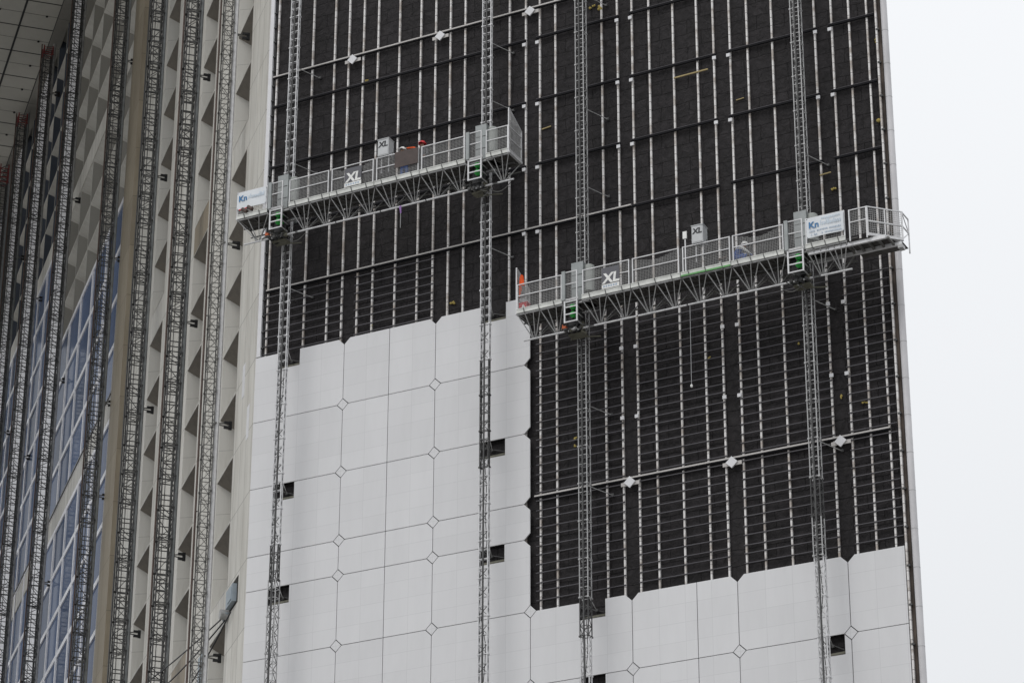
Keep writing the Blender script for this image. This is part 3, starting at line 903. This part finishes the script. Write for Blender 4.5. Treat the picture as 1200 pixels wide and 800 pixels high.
def banner(x0, x1, z0, z1, label, extra=False):
    y = -2.465
    root = empty('banner', ((x0 + x1) / 2, y, z0), label, 'banner', 'white banners on the platforms')
    nx, nz = 14, 6
    vs, fs = [], []
    for j in range(nz + 1):
        for i in range(nx + 1):
            a, c = i / nx, j / nz
            vs.append((x0 + (x1 - x0) * a, y + .012 * math.sin(a * 9 + c * 2), z0 + (z1 - z0) * c))
    for j in range(nz):
        for i in range(nx):
            k = j * (nx + 1) + i
            fs.append((k, k + 1, k + nx + 2, k + nx + 1))
    n0 = len(vs)
    vs += [(a, b + .012, c) for a, b, c in vs]
    fs += [tuple(i + n0 for i in reversed(f)) for f in fs]
    b = MB(); b.add(vs, fs, BANNER)
    sheet = b.build('sheet', root, off(root))
    me = text_mesh('Kn', .36, INKB, 'lettering', offset=.008, align='LEFT')
    put(me, 'lettering', root, off(root) @ Matrix.Translation((x0 + .09, y - .022, z0 + (z1 - z0) * .6)) @ Matrix.Rotation(R(90), 4, 'X'))
    k = MB(); x = x0 + .56
    while x < x1 - .1:                            # faded words of the banner
        w = random.uniform(.025, .06)
        k.box(x, x + w, y - .022, y - .016, z0 + (z1 - z0) * .52, z0 + (z1 - z0) * .52 + random.choice((.12, .12, .2)), INKL); x += w + .03
    x = x0 + .6
    while x < x1 - .15 and extra:
        w = random.uniform(.02, .05)
        k.box(x, x + w, y - .022, y - .016, z0 + (z1 - z0) * .82, z0 + (z1 - z0) * .82 + .07, INKL); x += w + .03
    k.build('faded_lettering', root, off(root))
    k = MB()
    if extra:
        for zz, mt in ((.26, INKG), (.08, INKG)):
            x = x0 + .12
            while x < x1 - .12:
                w = random.uniform(.02, .05)
                if random.random() < .82:
                    k.box(x, x + w, y - .022, y - .016, z0 + (z1 - z0) * zz, z0 + (z1 - z0) * zz + .06, mt)
                x += w + .025
        k.build('small_lettering', root, off(root))
    else:
        pass
    e = MB()
    for zz in (z0 + .03, z1 - .03):
        for xx in (x0 + .03, x1 - .03):
            e.bar((xx, y, zz), (xx, -2.40, zz), .03, BLACK)
    e.build('cable_tie', root, off(root))
    return root

def end_frame(x, zb, root, y0=-2.4, y1=-1.3, hood=True, left=False, tall0=2.0, tall1=1.5):
    b = MB()
    b.bar((x, y0, zb), (x, y0, zb + tall0), .05, GALVB)
    b.bar((x, y1, zb), (x, y1, zb + tall1), .05, GALVB)
    for z in (zb + .15, zb + .65, zb + 1.18):
        b.bar((x, y0, z), (x, y1, z), .045, GALVB)
    b.bar((x, y0, zb + tall0), (x, y1, zb + tall1), .045, GALVB)
    b.bar((x, y0, zb + .02), (x, y1, zb + .02), .12, GALVB)
    o = b.build('end_guard', root, off(root))
    m_ = MB(); n = 22
    for k in range(n):
        y = y0 + (y1 - y0) * (k + .5) / n
        zt = zb + tall0 + (tall1 - tall0) * (k + .5) / n
        m_.box(x - .003, x + .003, y - .008, y + .008, zb + .1, zt, GALV)
    z = zb + .12
    while z < zb + tall1:
        m_.box(x - .004, x + .004, y0, y1, z, z + .014, GALV); z += .06
    m_.build('mesh_infill', o)

# --- higher platform (left)
Z1 = 59.40
P1 = empty('work_platform', (-5.2, -1.9, Z1), 'long mast climbing work platform at upper left with a brown board on its rail', 'work platform', 'mast climbing work platforms')
for a, b_ in ((-11.49, -10.02), (-9.02, -7.08), (-7.08, -5.0), (-5.0, -2.92), (-2.92, -.84), (.06, 1.05)):
    truss_section(a, b_, Z1, P1); toe_board(a, b_ - .03, Z1, P1)
guard_panel(-11.49, -10.06, Z1 + .18, P1)
guard_panel(-9.02, -7.15, Z1 + .18, P1); guard_panel(-7.02, -5.06, Z1 + .18, P1, sag=.25)
guard_panel(-4.93, -2.98, Z1 + .18, P1); guard_panel(-2.86, -.88, Z1 + .18, P1); guard_panel(.06, 1.05, Z1 + .18, P1)
mast_station(-9.90, Z1, P1, -9.93, -9.33); mast_station(-.64, Z1, P1, -.75, -.13, False)
end_frame(1.07, Z1 + .02, P1, tall0=2.0, tall1=1.45)
end_frame(-11.50, Z1 + .02, P1, tall0=1.25, tall1=1.25)
sign_xl(-6.38, -5.60, 59.62, 60.46, P1, 'charcoal board with white XL lettering')
cabinet(-4.86, -4.36, 60.66, 61.4, P1)
bd = MB(); bd.box(-4.06, -3.0, -2.452, -2.43, 59.93, 60.64, BROWNB); bd.build('brown_board', P1, off(P1))
for x in (-7.09, -5.0, -2.92):                    # post sleeves between the guards
    rp = MB(); rp.bar((x, -2.36, Z1 - .1), (x, -2.36, Z1 + 1.2), .08, DULL); rp.build('post_sleeve', P1, off(P1))
bk = MB()
bk.bar((-11.4, -1.33, Z1 + .6), (1.0, -1.33, Z1 + .6), .03, MIDST)
bk.build('back_rail', P1, off(P1))

# --- lower platform (right)
Z2 = 52.24
P2 = empty('work_platform', (8.6, -1.9, Z2), 'long mast climbing work platform at lower right with an angled end past the corner', 'work platform', 'mast climbing work platforms')
for a, b_ in ((1.45, 3.40), (4.22, 6.28), (6.28, 8.34), (8.34, 10.40), (10.40, 12.54), (13.36, 14.95)):
    truss_section(a, b_, Z2, P2)
    toe_board(a, b_ - .03, Z2, P2, TOE)
gp = MB(); gp.box(8.36, 10.36, -2.455, -2.432, Z2 - .012, Z2 + .055, GREENP); gp.build('green_edge', P2, off(P2))
guard_panel(1.45, 3.38, Z2 + .18, P2)
guard_panel(4.25, 6.22, Z2 + .18, P2); guard_panel(6.34, 8.28, Z2 + .18, P2, sag=.18); guard_panel(8.42, 10.36, Z2 + .18, P2)
guard_panel(10.46, 12.5, Z2 + .18, P2, sag=.22); guard_panel(13.38, 14.92, Z2 + .18, P2)
mast_station(3.60, Z2, P2, 3.46, 4.03); mast_station(12.84, Z2, P2, 12.62, 13.26, False)
end_frame(1.43, Z2 + .02, P2, tall0=1.95, tall1=1.5)
sign_xl(5.09, 5.82, 52.44, 53.32, P2, 'charcoal board with white XL lettering')
cabinet(8.84, 9.30, 53.5, 54.22, P2)
for x in (6.28, 8.35, 10.41):
    rp = MB(); rp.bar((x, -2.36, Z2 - .1), (x, -2.36, Z2 + 1.2), .08, DULL); rp.build('post_sleeve', P2, off(P2))
rp = MB()
rp.bar((8.55, -2.4, Z2 + .1), (8.55, -2.4, Z2 + 1.65), .05, GALVB); rp.box(8.47, 8.63, -2.45, -2.4, Z2 + 1.55, Z2 + 1.85, WHITEP)
rp.build('signal_post', P2, off(P2))
bk = MB(); bk.bar((1.5, -1.33, Z2 + .6), (15.0, -1.33, Z2 + .6), .03, MIDST); bk.build('back_rail', P2, off(P2))
# angled extension past the corner
A0, A1 = Vector((15.80, -2.4, 0)), Vector((16.78, -1.42, 0))
zf = Z2 - .02
guard_panel(15.08, 15.78, Z2 + .10, P2, h=1.10)
e = MB()
def at(v, z): return (v.x, v.y, z)
dA = A1 - A0
for s in (0, .5, 1):
    e.bar(at(A0 + dA * s, zf), at(A0 + dA * s, zf + 1.22), .05, GALVB)
for z in (zf + .62, zf + 1.2):
    e.bar(at(A0, z), at(A1, z), .05, GALVB)
e.bar(at(A0, zf + .06), at(A1, zf + .06), .12, GALVB)
B1 = Vector((16.78, -.75, 0))
for z in (zf + .62, zf + 1.2):
    e.bar(at(A1, z), at(B1, z), .05, GALVB)
e.bar(at(B1, zf - .2), at(B1, zf + 1.2), .05, GALVB)
e.bar(at(A1, zf + .1), at(B1, zf + .62), .035, GALVB); e.bar(at(A1, zf + 1.2), at(B1, zf + .62), .035, GALVB)
e.build('angled_guard', P2, off(P2))
mi = MB()
for k in range(17):
    p = A0 + dA * ((k + .5) / 17)
    mi.bar(at(p, zf + .1), at(p, zf + 1.15), .012, GALV, cap=False)
for k in range(12):
    mi.bar(at(A0, zf + .15 + k * .085), at(A1, zf + .15 + k * .085), .012, GALV, cap=False)
mi.build('mesh_infill', P2, off(P2))
xb = MB()
xb.box(13.4, 16.4, -2.3, -2.2, Z2 - .20, Z2 - .06, GALVB)
xb.box(13.4, 16.75, -1.55, -1.45, Z2 - .20, Z2 - .06, GALVB)
for k in range(5):
    xb.box(14.9 + k * .38, 14.98 + k * .38, -2.2, -1.55, Z2 - .18, Z2 - .1, MIDST)
xb.box(16.62, 16.8, -1.6, -1.3, Z2 - .34, Z2 - .2, GALV)
xb.build('outrigger_beam', P2, off(P2))
dk = MB(); dk.add([(15.0, -2.38, Z2 - .04), (15.8, -2.38, Z2 - .04), (16.76, -1.42, Z2 - .04), (16.76, -.8, Z2 - .04), (15.0, -.8, Z2 - .04)], [(0, 1, 2, 3, 4)], DECKM)
dk.build('deck_plate', P2, off(P2))

# --- banners
banner(-11.50, -10.10, 59.82, 60.58, 'white banner with blue Kn lettering on the higher platform, hanging at its left end')
banner(13.44, 14.90, 52.63, 53.43, 'white banner with blue Kn lettering and small grey lines on the lower platform', True)
rr = MB()
for x, z in ((-11.12, 59.74), (-10.85, 59.78)):
    rr.bar((x - .1, -2.47, z + .06), (x + .12, -2.47, z - .1), .16, RUST, n=8)
rr.bar((-11.38, -2.47, 59.78), (-11.0, -2.47, 59.80), .05, RED)
rr.build('red_rag', P1, off(P1))

# ------------------------------------------------------------------ PEOPLE
def person(label, loc, J, edges, rad, colour, helmet_mt, head, facing=0.0):
    """J: joints; grown as one skin surface; colour(v) names the cloth by place; the helmet is a child"""
    root = empty('person', loc, label, 'person')
    names = list(J); me = bpy.data.meshes.new('body')
    me.from_pydata([J[n] for n in names], [(names.index(a), names.index(b)) for a, b in edges], [])
    o = bpy.data.objects.new('body', me); COL.objects.link(o)
    md = o.modifiers.new('skin', 'SKIN'); md.use_smooth_shade = True
    for i, n in enumerate(names):
        r = rad.get(n, rad.get(n.rstrip('LR'), .06))
        me.skin_vertices[0].data[i].radius = (r, r)
    me.skin_vertices[0].data[names.index('pelvis')].use_root = True
    sb = o.modifiers.new('sub', 'SUBSURF'); sb.levels = 1; sb.render_levels = 1
    dg = bpy.context.evaluated_depsgraph_get()
    bm_ = bpy.data.meshes.new_from_object(o.evaluated_get(dg))
    bpy.data.objects.remove(o)
    slots = []
    for p in bm_.polygons:
        c = colour(p.center)
        if c not in slots: slots.append(c)
    bm_.materials.clear()
    for s in slots: bm_.materials.append(s)
    for p in bm_.polygons:
        p.material_index = slots.index(colour(p.center)); p.use_smooth = True
    rz = Matrix.Rotation(facing, 4, 'Z')
    body = put(bm_, 'body', root, rz)
    hx, hy, hz = head
    h = MB(); h.ball((hx, hy, hz + .02), .145, helmet_mt, 16, 8, .95, True)
    h.bar((hx, hy, hz + .0), (hx, hy, hz + .025), .33, helmet_mt, n=18)
    h.box(hx - .08, hx + .08, hy - .21, hy - .10, hz + .0, hz + .02, helmet_mt)
    put(h.mesh('helmet'), 'helmet', root, rz)
    f = MB()                                       # face: eyes, nose, mouth
    for s in (-1, 1):
        f.ball((hx + s * .035, hy - .098, hz - .05), .012, BLACK, 8, 6)
    f.ball((hx, hy - .115, hz - .08), .02, SKIN, 8, 6)
    f.box(hx - .03, hx + .03, hy - .105, hy - .09, hz - .13, hz - .12, RUST)
    put(f.mesh('face'), 'face', root, rz)
    return root

def fingers(J, E, s, wrist, d):
    d = Vector(d).normalized(); side = d.cross(Vector((0, 0, 1)))
    side = side.normalized() if side.length > .1 else Vector((1, 0, 0))
    w = Vector(J[wrist]); J['palm' + s] = tuple(w + d * .07); E.append((wrist, 'palm' + s))
    for k, ln in enumerate((.07, .08, .085, .075)):
        b = w + d * .10 + side * (.022 * (k - 1.5))
        J['knuckle%d%s' % (k, s)] = tuple(b); J['tip%d%s' % (k, s)] = tuple(b + d * ln * .8 + Vector((0, 0, -.03)))
        E += [('palm' + s, 'knuckle%d%s' % (k, s)), ('knuckle%d%s' % (k, s), 'tip%d%s' % (k, s))]
    t = w + d * .03 + side * .045
    J['thumb' + s] = tuple(t + d * .05); E.append((wrist, 'thumb' + s))

RAD = {'pelvis': .14, 'waist': .13, 'chest': .16, 'neck': .06, 'headlow': .085, 'headtop': .095, 'hip': .095, 'knee': .065, 'ankle': .05, 'toe': .045,
       'shoulder': .075, 'elbow': .05, 'wrist': .034, 'palm': .034, 'thumb': .011}
for k in range(4):
    RAD['knuckle%d' % k] = .011; RAD['tip%d' % k] = .009
def standing(h, armL, armR, lean=0.0):
    s = h / 1.75
    J = {'pelvis': (0, 0, .93 * s), 'waist': (0, -.02 - lean * .3, 1.1 * s), 'chest': (0, -.02 - lean * .7, 1.33 * s), 'neck': (0, -.02 - lean, 1.5 * s),
         'headlow': (0, -.04 - lean * 1.1, 1.58 * s), 'headtop': (0, -.04 - lean * 1.1, 1.68 * s)}
    E = [('pelvis', 'waist'), ('waist', 'chest'), ('chest', 'neck'), ('neck', 'headlow'), ('headlow', 'headtop')]
    for q, x in (('L', -1), ('R', 1)):
        J['hip' + q] = (x * .1, 0, .86 * s); J['knee' + q] = (x * .12, -.03, .48 * s); J['ankle' + q] = (x * .12, .02, .09 * s); J['toe' + q] = (x * .13, -.16, .05)
        E += [('pelvis', 'hip' + q), ('hip' + q, 'knee' + q), ('knee' + q, 'ankle' + q), ('ankle' + q, 'toe' + q)]
        J['shoulder' + q] = (x * .19, -.02 - lean * .8, 1.41 * s)
        a = armL if q == 'L' else armR
        J['elbow' + q], J['wrist' + q] = a[0], a[1]
        E += [('chest', 'shoulder' + q), ('shoulder' + q, 'elbow' + q), ('elbow' + q, 'wrist' + q)]
        fingers(J, E, q, 'wrist' + q, Vector(a[1]) - Vector(a[0]))
    return J, E
# red helmet, one orange sleeve stretched out along the wall
J, E = standing(1.72, ((-.40, -.02, 1.58), (-.62, -.05, 1.6)), ((.24, -.08, 1.1), (.2, -.25, .95)))
def colA(c):
    if c.z > 1.5 and abs(c.x) < .14: return SKIN
    if c.x < -.68 or (c.x > .14 and c.z < .98 and c.y < -.2): return SKIN
    if c.x < -.2 and c.z > 1.3: return ORANGE
    return GREYW
person('worker in red helmet with orange sleeve outstretched on the higher platform', (-3.11, -1.85, Z1 + .045), J, E, RAD, colA, RED, (0, -.05, 1.62))
J, E = standing(1.62, ((-.3, -.2, 1.1), (-.1, -.38, 1.05)), ((.3, -.2, 1.1), (.15, -.4, 1.05)), lean=.14)
def colB(c):
    if c.z > 1.36 and abs(c.x) < .14: return SKIN
    if c.y < -.40 and c.z < 1.2: return SKIN
    return GREYW if c.z > .9 else BLUEW
person('worker in white helmet behind the brown board of the higher platform', (-3.97, -1.8, Z1 + .045), J, E, RAD, colB, WHITEP, (0, -.18, 1.51))
# crouching worker in blue on the lower platform
J = {'pelvis': (.0, .12, .34), 'waist': (0, .02, .50), 'chest': (0, -.14, .66), 'neck': (0, -.24, .76), 'headlow': (0, -.29, .81), 'headtop': (0, -.33, .88)}
E = [('pelvis', 'waist'), ('waist', 'chest'), ('chest', 'neck'), ('neck', 'headlow'), ('headlow', 'headtop')]
for q, x in (('L', -1), ('R', 1)):
    J['hip' + q] = (x * .12, .06, .30); J['knee' + q] = (x * .2, -.36, .44); J['ankle' + q] = (x * .17, -.08, .09); J['toe' + q] = (x * .18, -.26, .05)
    J['shoulder' + q] = (x * .19, -.16, .70); J['elbow' + q] = (x * .27, -.36, .50); J['wrist' + q] = (x * .16, -.54, .40)
    E += [('pelvis', 'hip' + q), ('hip' + q, 'knee' + q), ('knee' + q, 'ankle' + q), ('ankle' + q, 'toe' + q), ('chest', 'shoulder' + q), ('shoulder' + q, 'elbow' + q), ('elbow' + q, 'wrist' + q)]
    fingers(J, E, q, 'wrist' + q, (x * -.2, -.8, -.2))
J = {k: (v[0] * 1.12, v[1] * 1.12, v[2] * 1.16) for k, v in J.items()}
def colC(c):
    if c.z > .86 and c.y < -.2 and abs(c.x) < .12: return SKIN
    if c.y < -.6: return SKIN
    if abs(c.x) > .2 and c.z > .5: return WHITEP
    return BLUEW
person('crouching worker in blue overalls and white helmet on the lower platform', (10.42, -2.02, Z2 + .045), J, E, RAD, colC, WHITEP, (0, -.35, .98), R(118))

# ------------------------------------------------------------------ things left on the platforms
jk = empty('safety_jacket', (1.56, -2.33, Z2 + 1.05), 'bright orange safety jacket hung by the left end of the lower platform', 'jacket')
b = MB()
vs, fs = [], []
nx, nz = 6, 8
for j in range(nz + 1):
    for i in range(nx + 1):
        a, c = i / nx, j / nz
        wdt = .11 + .05 * (1 - c) if c < .8 else .15 - .1 * (c - .8) / .2
        vs.append((1.6 + (a - .5) * wdt * 1.3, -2.33 + .03 * math.sin(a * 8 + c), Z2 + 1.2 + c * .48))
for j in range(nz):
    for i in range(nx):
        k = j * (nx + 1) + i; fs.append((k, k + 1, k + nx + 2, k + nx + 1))
n0 = len(vs); vs += [(x, y + .04, z) for x, y, z in vs]; fs += [tuple(i + n0 for i in reversed(f)) for f in fs]
b.add(vs, fs, ORANGE); b.build('cloth', jk, off(jk))
b = MB(); b.bar((1.56, -2.31, Z2 + 1.15), (1.52, -2.31, Z2 + .72), .13, ORANGE, n=8, w2=.05); b.build('sleeve', jk, off(jk))
rx = empty('red_box', (1.68, -2.28, Z2 + .05), 'red box with a white mark standing at the left end of the lower platform', 'box')
b = MB(); b.box(1.52, 1.86, -2.36, -2.12, Z2 + .05, Z2 + .42, RED); b.box(1.50, 1.88, -2.37, -2.1, Z2 + .42, Z2 + .46, RED); b.build('case', rx, off(rx))
b = MB(); b.prism([(1.61, Z2 + .22), (1.79, Z2 + .22), (1.70, Z2 + .39)], -2.366, -2.361, WHITEP); b.build('mark', rx, off(rx))
br = empty('bucket', (9.35, -1.9, Z2 + .05), 'rust brown tub beyond the guard rail of the lower platform, left of the crouching worker', 'tub')
b = MB(); b.bar((9.6, -1.75, Z2 + .72), (9.95, -1.75, Z2 + .76), .11, RUST, n=10); b.bar((9.6, -1.75, Z2 + .05), (9.6, -1.75, Z2 + .72), .05, MIDST); b.bar((9.95, -1.75, Z2 + .05), (9.95, -1.75, Z2 + .76), .05, MIDST)
bpy.data.objects.remove(br)
br = empty('pipe_trestle', (9.77, -1.75, Z2 + .045), 'small trestle with a rusty pipe left of the crouching worker', 'trestle')
b.build('pipe', br, off(br))
pl = empty('plumb_line', (8.43, -1.88, 47.9), 'thin plumb line hanging below the lower platform with a white bob', 'plumb line')
b = MB(); b.bar((8.44, -1.86, Z2 - .92), (8.43, -1.88, 48.0), .022, ROPEL, n=6); b.build('cord', pl, off(pl))
b = MB(); b.ball((8.43, -1.88, 47.97), .05, WHITEP, 10, 8, 1.4); b.build('bob', pl, off(pl))
st = empty('strap', (-4.05, -1.86, Z1 - 1.9), 'purple strap dangling under the higher platform', 'strap')
b = MB(); b.box(-4.08, -4.03, -1.9, -1.885, Z1 - 1.25, Z1 - .9, PURPLE); b.bar((-4.05, -1.88, Z1 - 1.2), (-4.12, -1.88, Z1 - .93), .05, PURPLE); b.bar((-4.06, -1.89, Z1 - 1.9), (-4.055, -1.89, Z1 - 1.25), .02, ROPEL); b.build('webbing', st, off(st))
# power cables drooping under the drives
for x, zb, lab in ((-9.6, Z1, 'grey supply cable looping under the left drive of the higher platform'), (13.0, Z2, 'grey supply cable looping under the right drive of the lower platform'), (-.2, Z1, 'grey supply cable looping under the right drive of the higher platform')):
    cb = MB(); pts = []
    for k in range(13):
        a = k / 12; pts.append((x + a * 1.0 * (-1 if x > 10 else 1), -1.7, zb - .95 - .28 * math.sin(math.pi * a)))
    for p, q in zip(pts[:-1], pts[1:]): cb.bar(p, q, .035, MIDST, n=6)
    o = cb.build('supply_cable'); tag(o, lab, 'cable')

# ------------------------------------------------------------------ winch arm out of the marble strip, with its cables
lbox('winch_opening', 1.45, 3.3, -.05, .004, 44.1, 45.25, HOLED)
wn = empty('winch_arm', LP(2.4, 0, 44.1), 'pale blue grey winch arm poking out of a slot in the marble strip', 'winch')
b = MB(); b.box(1.65, 2.8, .0, .19, 44.2, 44.95, WINCHB); b.box(1.75, 2.4, .19, .22, 44.3, 44.8, WINCHB); b.build('housing', wn, off(wn) @ MLF)
b = MB(); b.bar((2.9, .10, 44.15), (3.35, .10, 43.95), .18, WINCHB, n=10); b.bar((3.1, -.02, 44.1), (3.1, .35, 44.1), .42, GALV, n=16); b.build('pulley', wn, off(wn) @ MLF)
w2 = empty('winch_arm', LP(5.9, .2, 41.6), 'small blue grey winch arm half hidden behind the slim pale mast', 'winch')
b = MB(); b.box(6.8, 7.6, .0, .24, 42.6, 43.7, WINCHB); b.bar((7.3, .12, 43.7), (7.0, .12, 44.3), .14, DULL, n=8); b.build('housing', w2, off(w2) @ MLF)
for q, (a, c, lab) in enumerate((((3.2, .2, 44.0), (19.5, 1.75, 45.3), 'dark steel cable running from the winch arm to the lower left, uppermost of the three'),
                                 ((3.2, .1, 43.9), (12.3, 1.85, 42.8), 'dark steel cable running from the winch arm to the lower left, middle of the three'),
                                 ((2.2, .1, 43.9), (9.6, .85, 42.0), 'dark steel cable close to the marble strip, lowest of the three'))):
    cb = MB(); A_, C_ = Vector(a), Vector(c)
    pts = [A_.lerp(C_, k / 10) + Vector((0, 0, -.25 * math.sin(math.pi * k / 10))) for k in range(11)]
    for p, r_ in zip(pts[:-1], pts[1:]): cb.bar(p, r_, .06, ROPE, n=6)
    o = cb.build('steel_cable', None, MLF); tag(o, lab, 'cable', 'cables of the winch arm')

# ------------------------------------------------------------------ light: overcast day
w = bpy.data.worlds.new('World'); scene.world = w; w.use_nodes = True
nt = w.node_tree; N, L = nt.nodes, nt.links
bg = N['Background']; bg.inputs['Strength'].default_value = 0.1
SUN_EL, SUN_AZ = R(52), R(200)
sky = N.new('ShaderNodeTexSky'); sky.sky_type = 'NISHITA'; sky.sun_disc = False
sky.sun_elevation = SUN_EL; sky.sun_rotation = SUN_AZ
tc = N.new('ShaderNodeTexCoord'); sx = N.new('ShaderNodeSeparateXYZ'); L.new(tc.outputs['Generated'], sx.inputs[0])
mr = N.new('ShaderNodeMapRange'); mr.inputs['From Min'].default_value = 0; mr.inputs['From Max'].default_value = 1
mr.inputs['To Min'].default_value = 7.2; mr.inputs['To Max'].default_value = 12.5
L.new(sx.outputs['Z'], mr.inputs['Value'])
no = N.new('ShaderNodeTexNoise'); no.inputs['Scale'].default_value = 2.0; no.inputs['Detail'].default_value = 4
L.new(tc.outputs['Generated'], no.inputs['Vector'])
m2 = N.new('ShaderNodeMapRange'); m2.inputs['To Min'].default_value = .95; m2.inputs['To Max'].default_value = 1.05
L.new(no.outputs['Fac'], m2.inputs['Value'])
mu = N.new('ShaderNodeMath'); mu.operation = 'MULTIPLY'; L.new(mr.outputs[0], mu.inputs[0]); L.new(m2.outputs[0], mu.inputs[1])
vs_ = N.new('ShaderNodeVectorMath'); vs_.operation = 'SCALE'; vs_.inputs[0].default_value = (.965, .98, 1.0)
L.new(mu.outputs[0], vs_.inputs['Scale'])
mx = N.new('ShaderNodeMix'); mx.data_type = 'RGBA'; mx.inputs['Factor'].default_value = .93
L.new(sky.outputs['Color'], mx.inputs['A']); L.new(vs_.outputs['Vector'], mx.inputs['B'])
L.new(mx.outputs['Result'], bg.inputs['Color'])
sd = bpy.data.lights.new('sun', 'SUN'); sd.energy = 0.8; sd.angle = R(30); sd.color = (1, .97, .93)
so = bpy.data.objects.new('sun', sd); COL.objects.link(so)
az = SUN_AZ
dirv = Vector((math.sin(az) * math.cos(SUN_EL), math.cos(az) * math.cos(SUN_EL), math.sin(SUN_EL)))
so.matrix_world = dirv.to_track_quat('Z', 'Y').to_matrix().to_4x4()
vsn = scene.view_settings
vsn.view_transform = 'Standard'; vsn.look = 'None'; vsn.exposure = 0; vsn.gamma = 1; vsn.use_curve_mapping = False
scene.render.engine = 'CYCLES'
scene.cycles.max_bounces = 6
scene.cycles.diffuse_bounces = 4
